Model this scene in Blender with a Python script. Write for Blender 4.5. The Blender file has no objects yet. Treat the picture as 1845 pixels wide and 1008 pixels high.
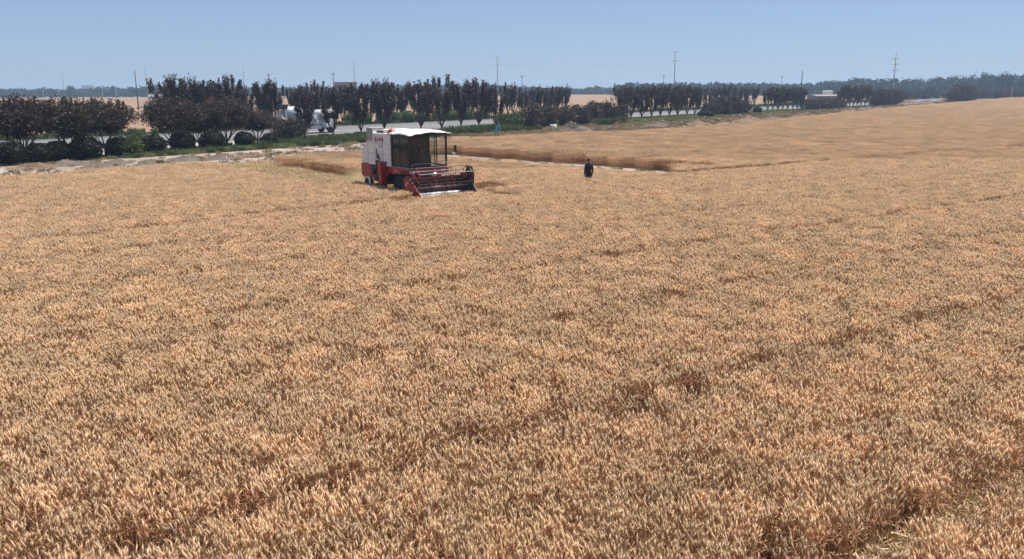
import bpy, bmesh, math, random
import numpy as np
from mathutils import Vector, Matrix

# ------------------------------------------------------------------ camera, sky, sun, exposure
SC = bpy.context.scene
COL = SC.collection
CAM_H = 5.9
PITCH = math.atan(344 / 1500)
ROLL = math.radians(0.25)
cam_d = bpy.data.cameras.new('camera')
cam_d.sensor_width = 36.0
cam_d.lens = 36.0 * 1500 / 1845
cam_d.clip_start = 0.1
cam_d.clip_end = 12000
cam = bpy.data.objects.new('camera', cam_d)
COL.objects.link(cam)
cam.location = (0, 0, CAM_H)
cam.rotation_euler = (math.pi / 2 - PITCH, ROLL, 0)
SC.camera = cam

SUN_AZ = math.radians(58)      # from +Y towards +X: the sun stands behind the scene
SUN_EL = math.radians(68)
world = bpy.data.worlds.new('World')
SC.world = world
world.use_nodes = True
wn = world.node_tree
bg = wn.nodes['Background']
sky = wn.nodes.new('ShaderNodeTexSky')
sky.sky_type = 'NISHITA'
sky.sun_disc = False
sky.sun_elevation = SUN_EL
sky.sun_rotation = SUN_AZ
sky.altitude = 0
sky.air_density = 0.52
sky.dust_density = 0.65
sky.ozone_density = 6.0
veil = wn.nodes.new('ShaderNodeMix'); veil.data_type = 'RGBA'      # thin even summer haze over the whole sky
veil.inputs[0].default_value = 0.45
veil.inputs[7].default_value = (3.3, 4.15, 5.4, 1)
wn.links.new(sky.outputs[0], veil.inputs[6])
wn.links.new(veil.outputs[2], bg.inputs[0])
bg.inputs[1].default_value = 0.086

sun_d = bpy.data.lights.new('sun', 'SUN')
sun_d.energy = 4.9
sun_d.angle = math.radians(0.53)
sun_d.color = (1.0, 0.955, 0.885)
sun = bpy.data.objects.new('sun', sun_d)
COL.objects.link(sun)
sdir = Vector((math.sin(SUN_AZ) * math.cos(SUN_EL), math.cos(SUN_AZ) * math.cos(SUN_EL), math.sin(SUN_EL)))
sun.rotation_euler = sdir.to_track_quat('Z', 'Y').to_euler()
sun.location = (0, 0, 60)

vs = SC.view_settings
SC.display_settings.display_device = 'sRGB'
vs.view_transform = 'Standard'
vs.look = 'None'
vs.exposure = 0.56
vs.gamma = 1.0
vs.use_curve_mapping = False
SC.render.engine = 'CYCLES'
SC.cycles.max_bounces = 8
SC.cycles.diffuse_bounces = 6
SC.cycles.transparent_max_bounces = 12
SC.cycles.volume_bounces = 1
SC.cycles.use_denoising = True

# ------------------------------------------------------------------ small helpers
R_CAM = cam.rotation_euler.to_matrix()
def at(px, py, z=0.0):
    """ground point (world) seen at a place of the 1845x1008 photograph, at height z"""
    v = R_CAM @ Vector(((px - 922.5) / 1500, -(py - 504) / 1500, -1.0))
    t = (z - CAM_H) / v.z
    return Vector((v.x * t, v.y * t, z))

def ray(px, py=170):
    v = R_CAM @ Vector(((px - 922.5) / 1500, -(py - 504) / 1500, -1.0))
    return v.x / v.y

def far(px, d):
    """ground point at forward distance d under column px"""
    return Vector((ray(px) * d, d, 0))

def horizon(px):
    return 160 - (px - 922.5) * math.tan(ROLL)

P0 = Vector((-26.8, 107.8, 0))
RE = Vector((0.641, 0.767, 0)).normalized()     # along the road
RN = Vector((-RE.y, RE.x, 0))                   # across the road, away from the camera
def W(u, s, z=0.0):
    return P0 + RE * u + RN * s + Vector((0, 0, z))

def row(px, s):
    """point on the line at road offset s under column px"""
    k = ray(px)
    b = P0 + RN * s
    # b.x + u*RE.x = k*(b.y + u*RE.y)
    u = (k * b.y - b.x) / (RE.x - k * RE.y)
    return b + RE * u

ORD = ['zeroth', 'first', 'second', 'third', 'fourth', 'fifth', 'sixth', 'seventh', 'eighth', 'ninth', 'tenth', 'eleventh', 'twelfth',
       'thirteenth', 'fourteenth', 'fifteenth', 'sixteenth', 'seventeenth', 'eighteenth', 'nineteenth', 'twentieth']

def tag(o, label=None, cat=None, group=None, kind=None):
    if label: o['label'] = label
    if cat: o['category'] = cat
    if group: o['group'] = group
    if kind: o['kind'] = kind
    return o

def empty(name, loc=(0, 0, 0), rz=0.0):
    o = bpy.data.objects.new(name, None)
    o.empty_display_size = 0.2
    COL.objects.link(o)
    o.location = loc
    o.rotation_euler = (0, 0, rz)
    return o

def link_mesh(name, me, parent=None):
    o = bpy.data.objects.new(name, me)
    COL.objects.link(o)
    if parent is not None: o.parent = parent
    return o

class MB:
    """collects shapes into one mesh"""
    def __init__(s):
        s.v = []; s.f = []; s.mi = []; s.m = 0; s.sm = []
        s.smooth = False
    def add(s, vs_, fs):
        n = len(s.v)
        s.v += [tuple(p) for p in vs_]
        for f in fs:
            s.f.append(tuple(n + i for i in f)); s.mi.append(s.m); s.sm.append(s.smooth)
        return s
    def box(s, x0, x1, y0, y1, z0, z1, M=None):
        p = [Vector(c) for c in ((x0,y0,z0),(x1,y0,z0),(x1,y1,z0),(x0,y1,z0),(x0,y0,z1),(x1,y0,z1),(x1,y1,z1),(x0,y1,z1))]
        if M is not None: p = [M @ q for q in p]
        return s.add(p, [(0,3,2,1),(4,5,6,7),(0,1,5,4),(1,2,6,5),(2,3,7,6),(3,0,4,7)])
    def prism(s, prof, y0, y1, axis='y', bev=0.0):
        """polygon prof of (a, z) pairs extruded along y (or x)"""
        n = len(prof)
        def P(a, z, t): return (a, t, z) if axis == 'y' else (t, a, z)
        if bev > 0:
            cx = sum(a for a, z in prof) / n; cz = sum(z for a, z in prof) / n
            def sh(a, z):
                d = math.hypot(a - cx, z - cz) or 1
                return a - (a - cx) / d * bev, z - (z - cz) / d * bev
            rings = [[P(*sh(a, z), y0) for a, z in prof], [P(a, z, y0 + bev) for a, z in prof],
                     [P(a, z, y1 - bev) for a, z in prof], [P(*sh(a, z), y1) for a, z in prof]]
        else:
            rings = [[P(a, z, y0) for a, z in prof], [P(a, z, y1) for a, z in prof]]
        vs_ = [q for r_ in rings for q in r_]
        fs = [tuple(range(n))[::-1], tuple(range((len(rings) - 1) * n, len(rings) * n))]
        for k in range(len(rings) - 1):
            for i in range(n):
                j = (i + 1) % n
                fs.append((k*n + i, k*n + j, (k+1)*n + j, (k+1)*n + i))
        return s.add(vs_, fs)
    def tube(s, pts, rad, seg=6, cap=True):
        pts = [Vector(p) for p in pts]
        if not hasattr(rad, '__len__'): rad = [rad] * len(pts)
        vs_ = []; fs = []
        for i, p in enumerate(pts):
            d = (pts[min(i + 1, len(pts) - 1)] - pts[max(i - 1, 0)])
            d = d.normalized() if d.length > 1e-9 else Vector((0, 0, 1))
            a = d.cross(Vector((0, 0, 1)) if abs(d.z) < 0.9 else Vector((1, 0, 0))).normalized()
            b = d.cross(a)
            for k in range(seg):
                t = 2 * math.pi * k / seg
                vs_.append(p + (a * math.cos(t) + b * math.sin(t)) * rad[i])
        for i in range(len(pts) - 1):
            for k in range(seg):
                j = (k + 1) % seg
                fs.append((i*seg + k, i*seg + j, (i+1)*seg + j, (i+1)*seg + k))
        if cap:
            fs.append(tuple(range(seg))[::-1]); fs.append(tuple(range((len(pts)-1)*seg, len(pts)*seg)))
        return s.add(vs_, fs)
    def lathe(s, prof, seg=20, axis='z', c=(0, 0, 0)):
        """prof of (r, h) pairs spun about the axis through c"""
        vs_ = []; fs = []
        c = Vector(c)
        for r_, h in prof:
            for k in range(seg):
                t = 2 * math.pi * k / seg
                a, b = r_ * math.cos(t), r_ * math.sin(t)
                q = (a, b, h) if axis == 'z' else ((a, h, b) if axis == 'y' else (h, a, b))
                vs_.append(c + Vector(q))
        n = len(prof)
        for i in range(n - 1):
            for k in range(seg):
                j = (k + 1) % seg
                fs.append((i*seg + k, i*seg + j, (i+1)*seg + j, (i+1)*seg + k))
        fs.append(tuple(range(seg))[::-1]); fs.append(tuple(range((n-1)*seg, n*seg)))
        return s.add(vs_, fs)
    def mesh(s, name, mats):
        me = bpy.data.meshes.new(name)
        me.from_pydata(s.v, [], s.f)
        if not isinstance(mats, (list, tuple)): mats = [mats]
        for m in mats: me.materials.append(m)
        me.polygons.foreach_set('material_index', s.mi)
        me.polygons.foreach_set('use_smooth', s.sm)
        me.update()
        bm = bmesh.new(); bm.from_mesh(me)
        bmesh.ops.recalc_face_normals(bm, faces=bm.faces)
        bm.to_mesh(me); bm.free()
        return me
    def build(s, name, mats, parent=None, bevel=0.0):
        o = link_mesh(name, s.mesh(name, mats), parent)
        if bevel > 0:
            b = o.modifiers.new('bevel', 'BEVEL'); b.width = bevel; b.segments = 2; b.limit_method = 'ANGLE'
        return o

def fast_mesh(name, v, tris, mats, mi=None, smooth=False):
    """triangle mesh straight from numpy arrays"""
    me = bpy.data.meshes.new(name)
    v = np.asarray(v, np.float32); tris = np.asarray(tris, np.int32)
    me.vertices.add(len(v)); me.vertices.foreach_set('co', v.ravel())
    me.loops.add(tris.size); me.loops.foreach_set('vertex_index', tris.ravel())
    me.polygons.add(len(tris))
    me.polygons.foreach_set('loop_start', np.arange(0, tris.size, 3, dtype=np.int32))
    if not isinstance(mats, (list, tuple)): mats = [mats]
    for m in mats: me.materials.append(m)
    if mi is not None: me.polygons.foreach_set('material_index', np.asarray(mi, np.int32))
    if smooth: me.polygons.foreach_set('use_smooth', np.ones(len(tris), bool))
    me.update(calc_edges=True)
    return me

# ------------------------------------------------------------------ materials
def new_mat(name):
    m = bpy.data.materials.new(name); m.use_nodes = True
    nt = m.node_tree
    return m, nt, nt.nodes['Principled BSDF'], nt.nodes['Material Output']

def mix_rgb(nt, a, b, fac, mode='MIX'):
    n = nt.nodes.new('ShaderNodeMix'); n.data_type = 'RGBA'; n.blend_type = mode
    for sock, val in ((n.inputs[0], fac), (n.inputs[6], a), (n.inputs[7], b)):
        if hasattr(val, 'is_linked'): nt.links.new(val, sock)
        elif isinstance(val, tuple): sock.default_value = (*val, 1)
        else: sock.default_value = val
    return n.outputs[2]

def noise(nt, scale, detail=4, coord='Object', rough=0.55, stretch=None):
    if coord == 'World':
        src = nt.nodes.new('ShaderNodeNewGeometry').outputs['Position']
    else:
        src = nt.nodes.new('ShaderNodeTexCoord').outputs[coord]
    if stretch:
        mp = nt.nodes.new('ShaderNodeMapping'); mp.inputs['Scale'].default_value = stretch
        nt.links.new(src, mp.inputs[0]); src = mp.outputs[0]
    n = nt.nodes.new('ShaderNodeTexNoise')
    n.inputs['Scale'].default_value = scale; n.inputs['Detail'].default_value = detail; n.inputs['Roughness'].default_value = rough
    nt.links.new(src, n.inputs['Vector'])
    return n.outputs[0]

def ramp(nt, fac, lo, hi):
    n = nt.nodes.new('ShaderNodeMapRange'); n.inputs[1].default_value = lo; n.inputs[2].default_value = hi
    nt.links.new(fac, n.inputs[0]); return n.outputs[0]

def bump(nt, bs, h, strength, dist):
    n = nt.nodes.new('ShaderNodeBump'); n.inputs['Strength'].default_value = strength; n.inputs['Distance'].default_value = dist
    nt.links.new(h, n.inputs['Height']); nt.links.new(n.outputs[0], bs.inputs['Normal'])

def painted(name, c, rough=0.4, dirt=(0.22, 0.17, 0.12), amount=0.5, metallic=0.0, scale=3.0, lo=0.45, hi=0.8):
    """paint with uneven dust and wear"""
    m, nt, bs, out = new_mat(name)
    f = ramp(nt, noise(nt, scale, 6), lo, hi)
    mul = nt.nodes.new('ShaderNodeMath'); mul.operation = 'MULTIPLY'; mul.inputs[1].default_value = amount
    nt.links.new(f, mul.inputs[0])
    nt.links.new(mix_rgb(nt, c, dirt, mul.outputs[0]), bs.inputs['Base Color'])
    r_ = nt.nodes.new('ShaderNodeMapRange'); r_.inputs[3].default_value = rough; r_.inputs[4].default_value = min(1, rough + 0.35)
    nt.links.new(f, r_.inputs[0]); nt.links.new(r_.outputs[0], bs.inputs['Roughness'])
    bs.inputs['Metallic'].default_value = metallic
    return m

def leafy(name, c1, c2, trans=0.3, scale=0.6, c3=None, rough=0.6, world_scale=0.12, spec=0.2):
    """thin plant matter: diffuse with light coming through"""
    m, nt, bs, out = new_mat(name)
    info = nt.nodes.new('ShaderNodeObjectInfo')
    n1 = ramp(nt, noise(nt, scale, 3, 'World'), 0.35, 0.65)
    col = mix_rgb(nt, c1, c2, n1)
    if c3 is not None:
        n2 = ramp(nt, noise(nt, world_scale, 4, 'World'), 0.42, 0.68)
        col = mix_rgb(nt, col, c3, n2)
    hs = nt.nodes.new('ShaderNodeHueSaturation')
    mr = nt.nodes.new('ShaderNodeMapRange'); mr.inputs[3].default_value = 0.82; mr.inputs[4].default_value = 1.18
    nt.links.new(info.outputs['Random'], mr.inputs[0]); nt.links.new(mr.outputs[0], hs.inputs['Value'])
    nt.links.new(col, hs.inputs['Color'])
    nt.links.new(hs.outputs[0], bs.inputs['Base Color'])
    bs.inputs['Roughness'].default_value = rough
    bs.inputs['Specular IOR Level'].default_value = spec
    tr = nt.nodes.new('ShaderNodeBsdfTranslucent'); nt.links.new(hs.outputs[0], tr.inputs[0])
    mx = nt.nodes.new('ShaderNodeMixShader'); mx.inputs[0].default_value = trans
    nt.links.new(bs.outputs[0], mx.inputs[1]); nt.links.new(tr.outputs[0], mx.inputs[2])
    nt.links.new(mx.outputs[0], out.inputs[0])
    return m

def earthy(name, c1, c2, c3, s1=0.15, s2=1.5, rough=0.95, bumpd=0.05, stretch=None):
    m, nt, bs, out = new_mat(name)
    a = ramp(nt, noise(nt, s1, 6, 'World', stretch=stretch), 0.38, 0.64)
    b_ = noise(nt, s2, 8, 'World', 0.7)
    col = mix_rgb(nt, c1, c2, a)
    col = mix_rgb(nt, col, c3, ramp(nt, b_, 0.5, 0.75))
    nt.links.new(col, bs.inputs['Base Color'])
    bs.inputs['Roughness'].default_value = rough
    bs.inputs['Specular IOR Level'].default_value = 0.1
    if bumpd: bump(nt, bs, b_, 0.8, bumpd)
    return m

M = {}
M['ear'] = leafy('wheat_ear', (0.84, 0.65, 0.435), (0.76, 0.55, 0.345), 0.45, 2.5, (0.80, 0.605, 0.385), 0.55, 0.16)
M['straw'] = leafy('wheat_straw', (0.56, 0.36, 0.19), (0.44, 0.255, 0.135), 0.3, 2.0, (0.51, 0.33, 0.17), 0.5, 0.16)
M['wleaf'] = leafy('wheat_leaf', (0.47, 0.27, 0.15), (0.32, 0.155, 0.09), 0.35, 2.0, (0.40, 0.225, 0.13), 0.6, 0.16)
M['stubble'] = leafy('stubble_straw', (0.68, 0.52, 0.30), (0.58, 0.43, 0.235), 0.25, 1.5, None, 0.5)
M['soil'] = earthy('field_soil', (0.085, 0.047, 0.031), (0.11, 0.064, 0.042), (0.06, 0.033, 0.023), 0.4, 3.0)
M['ground'] = earthy('dry_ground', (0.22, 0.16, 0.11), (0.26, 0.20, 0.14), (0.17, 0.13, 0.08), 0.03, 0.7)
M['far_field'] = earthy('far_wheat', (0.25, 0.165, 0.105), (0.28, 0.185, 0.12), (0.22, 0.145, 0.09), 0.02, 0.3, 0.95, 0, (0.3, 1, 1))
M['far_field2'] = earthy('far_crop', (0.23, 0.16, 0.11), (0.26, 0.18, 0.12), (0.19, 0.14, 0.09), 0.02, 0.3, 0.95, 0)
M['track'] = earthy('pale_dirt', (0.36, 0.31, 0.27), (0.25, 0.19, 0.155), (0.17, 0.12, 0.09), 0.22, 1.2)
M['verge'] = earthy('verge_soil', (0.13, 0.105, 0.06), (0.19, 0.15, 0.095), (0.085, 0.08, 0.04), 0.2, 1.5)
M['far_verge'] = earthy('far_verge_soil', (0.12, 0.12, 0.055), (0.18, 0.15, 0.085), (0.085, 0.095, 0.04), 0.1, 1.0)
M['road'] = earthy('road_surface', (0.155, 0.15, 0.155), (0.175, 0.17, 0.175), (0.135, 0.132, 0.138), 0.08, 6.0, 0.85, 0.004)
M['kerb'] = earthy('kerb_stone', (0.34, 0.33, 0.31), (0.29, 0.28, 0.26), (0.24, 0.23, 0.21), 0.5, 4.0, 0.9, 0.01)
M['line'] = earthy('road_paint', (0.70, 0.70, 0.68), (0.62, 0.62, 0.60), (0.50, 0.50, 0.48), 0.5, 5.0, 0.8, 0)
M['grass'] = leafy('verge_grass', (0.085, 0.105, 0.045), (0.15, 0.145, 0.07), 0.3, 0.8, (0.20, 0.165, 0.09), 0.6, 0.2)
M['lush'] = leafy('lush_grass', (0.15, 0.21, 0.08), (0.19, 0.25, 0.10), 0.3, 0.8, None, 0.6)
M['weed'] = leafy('green_weed', (0.055, 0.085, 0.03), (0.085, 0.11, 0.045), 0.3, 0.8, None, 0.6)
M['dryweed'] = leafy('dry_weed', (0.34, 0.26, 0.15), (0.26, 0.22, 0.12), 0.25, 0.8, (0.22, 0.14, 0.09), 0.7, 0.3)
M['plum'] = leafy('plum_leaf', (0.060, 0.043, 0.043), (0.080, 0.053, 0.049), 0.3, 0.9, (0.053, 0.048, 0.036), 0.5, 0.25)
M['plumred'] = leafy('plum_shoot', (0.090, 0.052, 0.046), (0.075, 0.052, 0.038), 0.25, 0.9, None, 0.5)
M['ball'] = leafy('shrub_leaf', (0.014, 0.018, 0.010), (0.020, 0.024, 0.012), 0.12, 1.2, None, 0.5)
M['greenbush'] = leafy('bush_leaf', (0.060, 0.10, 0.025), (0.085, 0.125, 0.035), 0.25, 1.0, None, 0.5)
M['bark'] = earthy('bark', (0.10, 0.075, 0.06), (0.14, 0.11, 0.09), (0.06, 0.045, 0.04), 2.0, 12.0, 0.9, 0.01)
M['barkpale'] = earthy('pale_bark', (0.22, 0.19, 0.165), (0.16, 0.13, 0.115), (0.11, 0.09, 0.08), 2.0, 12.0, 0.9, 0.01)
M['wood'] = leafy('wood_leaf', (0.026, 0.050, 0.030), (0.036, 0.066, 0.036), 0.15, 0.05, (0.025, 0.044, 0.034), 0.6, 0.02)
M['hood'] = painted('white_body', (0.78, 0.78, 0.77), 0.35, (0.42, 0.36, 0.30), 0.45, scale=1.6, lo=0.4, hi=0.85)
M['roofwhite'] = painted('white_roof', (0.82, 0.82, 0.80), 0.4, (0.5, 0.45, 0.38), 0.3)
M['red'] = painted('red_paint', (0.36, 0.014, 0.018), 0.3, (0.10, 0.05, 0.035), 0.35, scale=2.5)
M['darkred'] = painted('dark_red_paint', (0.17, 0.010, 0.016), 0.4, (0.07, 0.045, 0.035), 0.4, scale=3)
M['black'] = painted('black_metal', (0.018, 0.018, 0.02), 0.5, (0.10, 0.08, 0.06), 0.35, scale=3)
M['rubber'] = painted('tyre_rubber', (0.020, 0.020, 0.021), 0.8, (0.16, 0.12, 0.08), 0.5, scale=4)
M['steel'] = painted('worn_steel', (0.62, 0.63, 0.65), 0.32, (0.25, 0.2, 0.15), 0.4, metallic=0.7, scale=5)
M['greymetal'] = painted('grey_metal', (0.30, 0.30, 0.31), 0.5, (0.2, 0.16, 0.12), 0.4)
M['brown'] = painted('rusty_panel', (0.20, 0.15, 0.10), 0.7, (0.10, 0.06, 0.04), 0.7, scale=6)
M['straw_dust'] = earthy('grain', (0.42, 0.34, 0.20), (0.36, 0.30, 0.18), (0.30, 0.24, 0.14), 3, 20, 0.95, 0.01)
M['decal_red'] = painted('decal_red', (0.32, 0.03, 0.04), 0.5, amount=0.2)
M['decal_grey'] = painted('decal_grey', (0.16, 0.17, 0.17), 0.5, amount=0.2)
M['decal_dark'] = painted('decal_dark', (0.03, 0.03, 0.03), 0.5, amount=0.2)
M['seat'] = painted('seat_cloth', (0.03, 0.032, 0.04), 0.9, amount=0.2)
M['orange'] = painted('curtain_cloth', (0.34, 0.10, 0.04), 0.9, amount=0.3)
M['rim'] = painted('rim_paint', (0.45, 0.43, 0.38), 0.5, amount=0.6)
M['maroon'] = painted('maroon_metal', (0.055, 0.008, 0.012), 0.5, (0.05, 0.035, 0.03), 0.4, scale=3)
M['lamp'] = painted('lamp_lens', (0.75, 0.72, 0.72), 0.15, amount=0.2)
M['truckwhite'] = painted('truck_white', (0.74, 0.75, 0.76), 0.35, (0.4, 0.38, 0.34), 0.4)
M['truckdrum'] = painted('drum_paint', (0.34, 0.39, 0.44), 0.4, (0.4, 0.4, 0.4), 0.5)
M['concrete'] = earthy('concrete', (0.52, 0.50, 0.46), (0.44, 0.42, 0.38), (0.36, 0.34, 0.31), 1.0, 8, 0.9, 0.01)
M['pole'] = earthy('pole_concrete', (0.36, 0.36, 0.36), (0.30, 0.30, 0.30), (0.25, 0.25, 0.25), 0.5, 4, 0.9, 0)
M['poledark'] = earthy('pole_dark', (0.13, 0.12, 0.11), (0.10, 0.09, 0.085), (0.08, 0.07, 0.07), 0.5, 4, 0.9, 0)
M['mound'] = earthy('mound_soil', (0.135, 0.11, 0.095), (0.175, 0.14, 0.12), (0.10, 0.08, 0.07), 0.7, 4, 0.98, 0.06)
M['moundred'] = earthy('reddish_soil', (0.17, 0.105, 0.075), (0.22, 0.155, 0.115), (0.11, 0.065, 0.045), 0.7, 4, 0.98, 0.06)
M['wallbrown'] = earthy('rendered_wall', (0.25, 0.225, 0.205), (0.28, 0.25, 0.23), (0.22, 0.195, 0.18), 0.4, 3, 0.95, 0)
M['wallpale'] = earthy('pale_wall', (0.30, 0.25, 0.23), (0.27, 0.23, 0.21), (0.23, 0.195, 0.18), 0.4, 3, 0.95, 0)
M['navy'] = painted('navy_cloth', (0.012, 0.016, 0.035), 0.9, (0.03, 0.03, 0.04), 0.4, scale=8)
M['darktrouser'] = painted('dark_trouser_cloth', (0.022, 0.019, 0.02), 0.9, (0.05, 0.04, 0.03), 0.4, scale=8)
M['bluecloth'] = painted('blue_cloth', (0.07, 0.19, 0.36), 0.9, (0.12, 0.2, 0.3), 0.4, scale=8)
M['tealcloth'] = painted('faded_teal_cloth', (0.16, 0.24, 0.22), 0.9, (0.3, 0.34, 0.3), 0.5, scale=8)
M['skin'] = painted('skin', (0.36, 0.20, 0.13), 0.6, (0.28, 0.14, 0.09), 0.4, scale=10)
M['hair'] = painted('hair', (0.012, 0.010, 0.009), 0.7, amount=0.1)
M['shoe'] = painted('shoe', (0.03, 0.025, 0.02), 0.7)

def glass_mat(name, tint, reflect=0.12, dusty=0.0):
    m, nt, bs, out = new_mat(name)
    tr = nt.nodes.new('ShaderNodeBsdfTransparent'); tr.inputs[0].default_value = (*tint, 1)
    gl = nt.nodes.new('ShaderNodeBsdfGlossy'); gl.inputs['Roughness'].default_value = 0.04
    fr = nt.nodes.new('ShaderNodeLayerWeight'); fr.inputs[0].default_value = 0.25
    fm = nt.nodes.new('ShaderNodeMapRange'); fm.inputs[3].default_value = 0.03; fm.inputs[4].default_value = reflect * 2
    nt.links.new(fr.outputs['Facing'], fm.inputs[0])
    mx = nt.nodes.new('ShaderNodeMixShader')
    nt.links.new(fm.outputs[0], mx.inputs[0]); nt.links.new(tr.outputs[0], mx.inputs[1]); nt.links.new(gl.outputs[0], mx.inputs[2])
    bs.inputs['Base Color'].default_value = (0.24, 0.26, 0.29, 1); bs.inputs['Roughness'].default_value = 0.9
    mx2 = nt.nodes.new('ShaderNodeMixShader')
    f = nt.nodes.new('ShaderNodeMath'); f.operation = 'MULTIPLY'; f.inputs[1].default_value = dusty
    nt.links.new(noise(nt, 3, 5), f.inputs[0]); nt.links.new(f.outputs[0], mx2.inputs[0])
    nt.links.new(mx.outputs[0], mx2.inputs[1]); nt.links.new(bs.outputs[0], mx2.inputs[2])
    nt.links.new(mx2.outputs[0], out.inputs[0])
    return m
M['glass'] = glass_mat('cab_glass', (0.72, 0.77, 0.79), 0.10, 0.05)
M['glassdark'] = glass_mat('tinted_glass', (0.10, 0.12, 0.14), 0.08, 0.12)
M['window'] = painted('window_glass', (0.03, 0.04, 0.05), 0.1, amount=0.1)

# ------------------------------------------------------------------ ground, road, tracks
def sheet(name, pts, z, mat, label, cat=None, sub=None):
    me = bpy.data.meshes.new(name)
    me.from_pydata([(p[0], p[1], z) for p in pts], [], [tuple(range(len(pts)))])
    me.materials.append(mat)
    o = link_mesh(name, me)
    if me.polygons[0].normal.z < 0: me.flip_normals()
    return tag(o, label, None, None, 'structure')

GR = 2600
sheet('ground', [(-GR, -200), (GR, -200), (GR, GR), (-GR, GR)], 0.0, M['ground'], 'dry brown flat land reaching to the horizon')
def sw(u, s): p = W(u, s); return (p.x, p.y)
FIELD_EDGE = [sw(-220, -31.5), sw(-75, -31.5), sw(-62, -31.6), (-32.1, 52.3), (-20.2, 65.8), (-13.3, 73.9), (-8.5, 84), (-5.9, 93), (8.8, 105.1), (16.0, 107), (25.2, 117), (36.2, 130), (53.5, 156), (76, 187), (115, 243), (168, 313), (260, 436), (348, 560)]
FIELD = FIELD_EDGE + [(700, 560), (700, -40), (-160, -40)]
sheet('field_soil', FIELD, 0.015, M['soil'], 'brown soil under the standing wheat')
sheet('far_field', [sw(-400, 27), sw(1400, 27), sw(1400, 330), sw(-400, 420)], 0.02, M['far_field'], 'tan wheat field stretching beyond the road')
sheet('farther_field', [sw(-800, 424), sw(1700, 336), sw(1700, 560), sw(-800, 760)], 0.02, M['far_field2'], 'duller crop field before the far treeline')
sheet('verge', [sw(-260, -15.5), sw(40, -16.5), sw(60, -17), sw(150, -12), sw(300, -4), sw(900, -3), sw(900, -0.35), sw(-260, -0.35)], 0.02, M['verge'], 'grassy verge between dirt track and road')
sheet('pavement', [sw(-200, -10.2), sw(-22, -10.0), sw(-9, -5.5), sw(-9, -0.35), sw(-200, -0.35)], 0.026, M['kerb'], 'pale footway seen between the clipped shrubs')
sheet('road', [sw(-300, 0), sw(1200, 0), sw(1200, 19), sw(-300, 19)], 0.03, M['road'], 'wide pale grey road behind the trees')
sheet('far_verge', [sw(-300, 19.35), sw(1200, 19.35), sw(1200, 27), sw(-300, 27)], 0.024, M['far_verge'], 'green verge on the far side of the road')
sheet('dirt_track', [sw(-260, -31.2), sw(-40, -31.3), sw(-22, -31.2), sw(-8, -29), sw(14, -27), sw(40, -17), sw(10, -16), sw(-260, -15.7)], 0.018, M['track'], 'whitish dirt track along the edge of the wheat')
def kerb(s0, s1, label):
    b = MB()
    a0, a1, c0, c1 = W(-300, s0), W(1200, s0), W(-300, s1), W(1200, s1)
    b.add([a0, a1, c1, c0, a0 + Vector((0,0,.15)), a1 + Vector((0,0,.15)), c1 + Vector((0,0,.15)), c0 + Vector((0,0,.15))],
          [(0,1,2,3),(4,5,6,7),(0,1,5,4),(1,2,6,5),(2,3,7,6),(3,0,4,7)])
    tag(b.build('kerb', M['kerb']), label, None, None, 'structure')
kerb(-0.35, 0.0, 'pale kerb on the near side of the road')
kerb(19.0, 19.35, 'pale kerb on the far side of the road')
b = MB()
for u in range(-60, 420, 9):
    for s in (5.2, 13.8):
        p = [W(u, s - .08, .036), W(u + 4.5, s - .08, .036), W(u + 4.5, s + .08, .036), W(u, s + .08, .036)]
        b.add(p, [(0, 1, 2, 3)])
for s in (0.7, 9.35, 9.65, 18.3):
    b.add([W(-300, s - .07, .036), W(900, s - .07, .036), W(900, s + .07, .036), W(-300, s + .07, .036)], [(0, 1, 2, 3)])
tag(b.build('road_markings', M['line']), 'white lane lines painted on the road', None, None, 'structure')

# the lane between the two blocks of wheat and the swath the combine has cut
LANE_A, LANE_B = Vector((-6.5, 77.0, 0)), Vector((12.2, 59.3, 0))
ld = (LANE_B - LANE_A).normalized(); ln = Vector((-ld.y, ld.x, 0))
if ln.y < 0: ln = -ln
sheet('lane', [LANE_A - ln * 2.6, LANE_B - ln * 2.2, LANE_B + ln * .3, LANE_A + ln * 0.3], 0.022, M['track'], 'narrow bare dirt lane in front of the farther wheat block')

# ------------------------------------------------------------------ combine placement (used by the crop too)
HEAD = math.radians(-53)
FWD = Vector((math.cos(HEAD), math.sin(HEAD), 0)); LEFT = Vector((-FWD.y, FWD.x, 0))
_corner = at(737, 305, 1.75); _corner.z = 0
CO = _corner - FWD * 2.1 + LEFT * 1.2

# ------------------------------------------------------------------ wheat
rng = np.random.default_rng(7)
def norm_rows(a): return a / np.maximum(np.linalg.norm(a, axis=1, keepdims=True), 1e-9)

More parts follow.
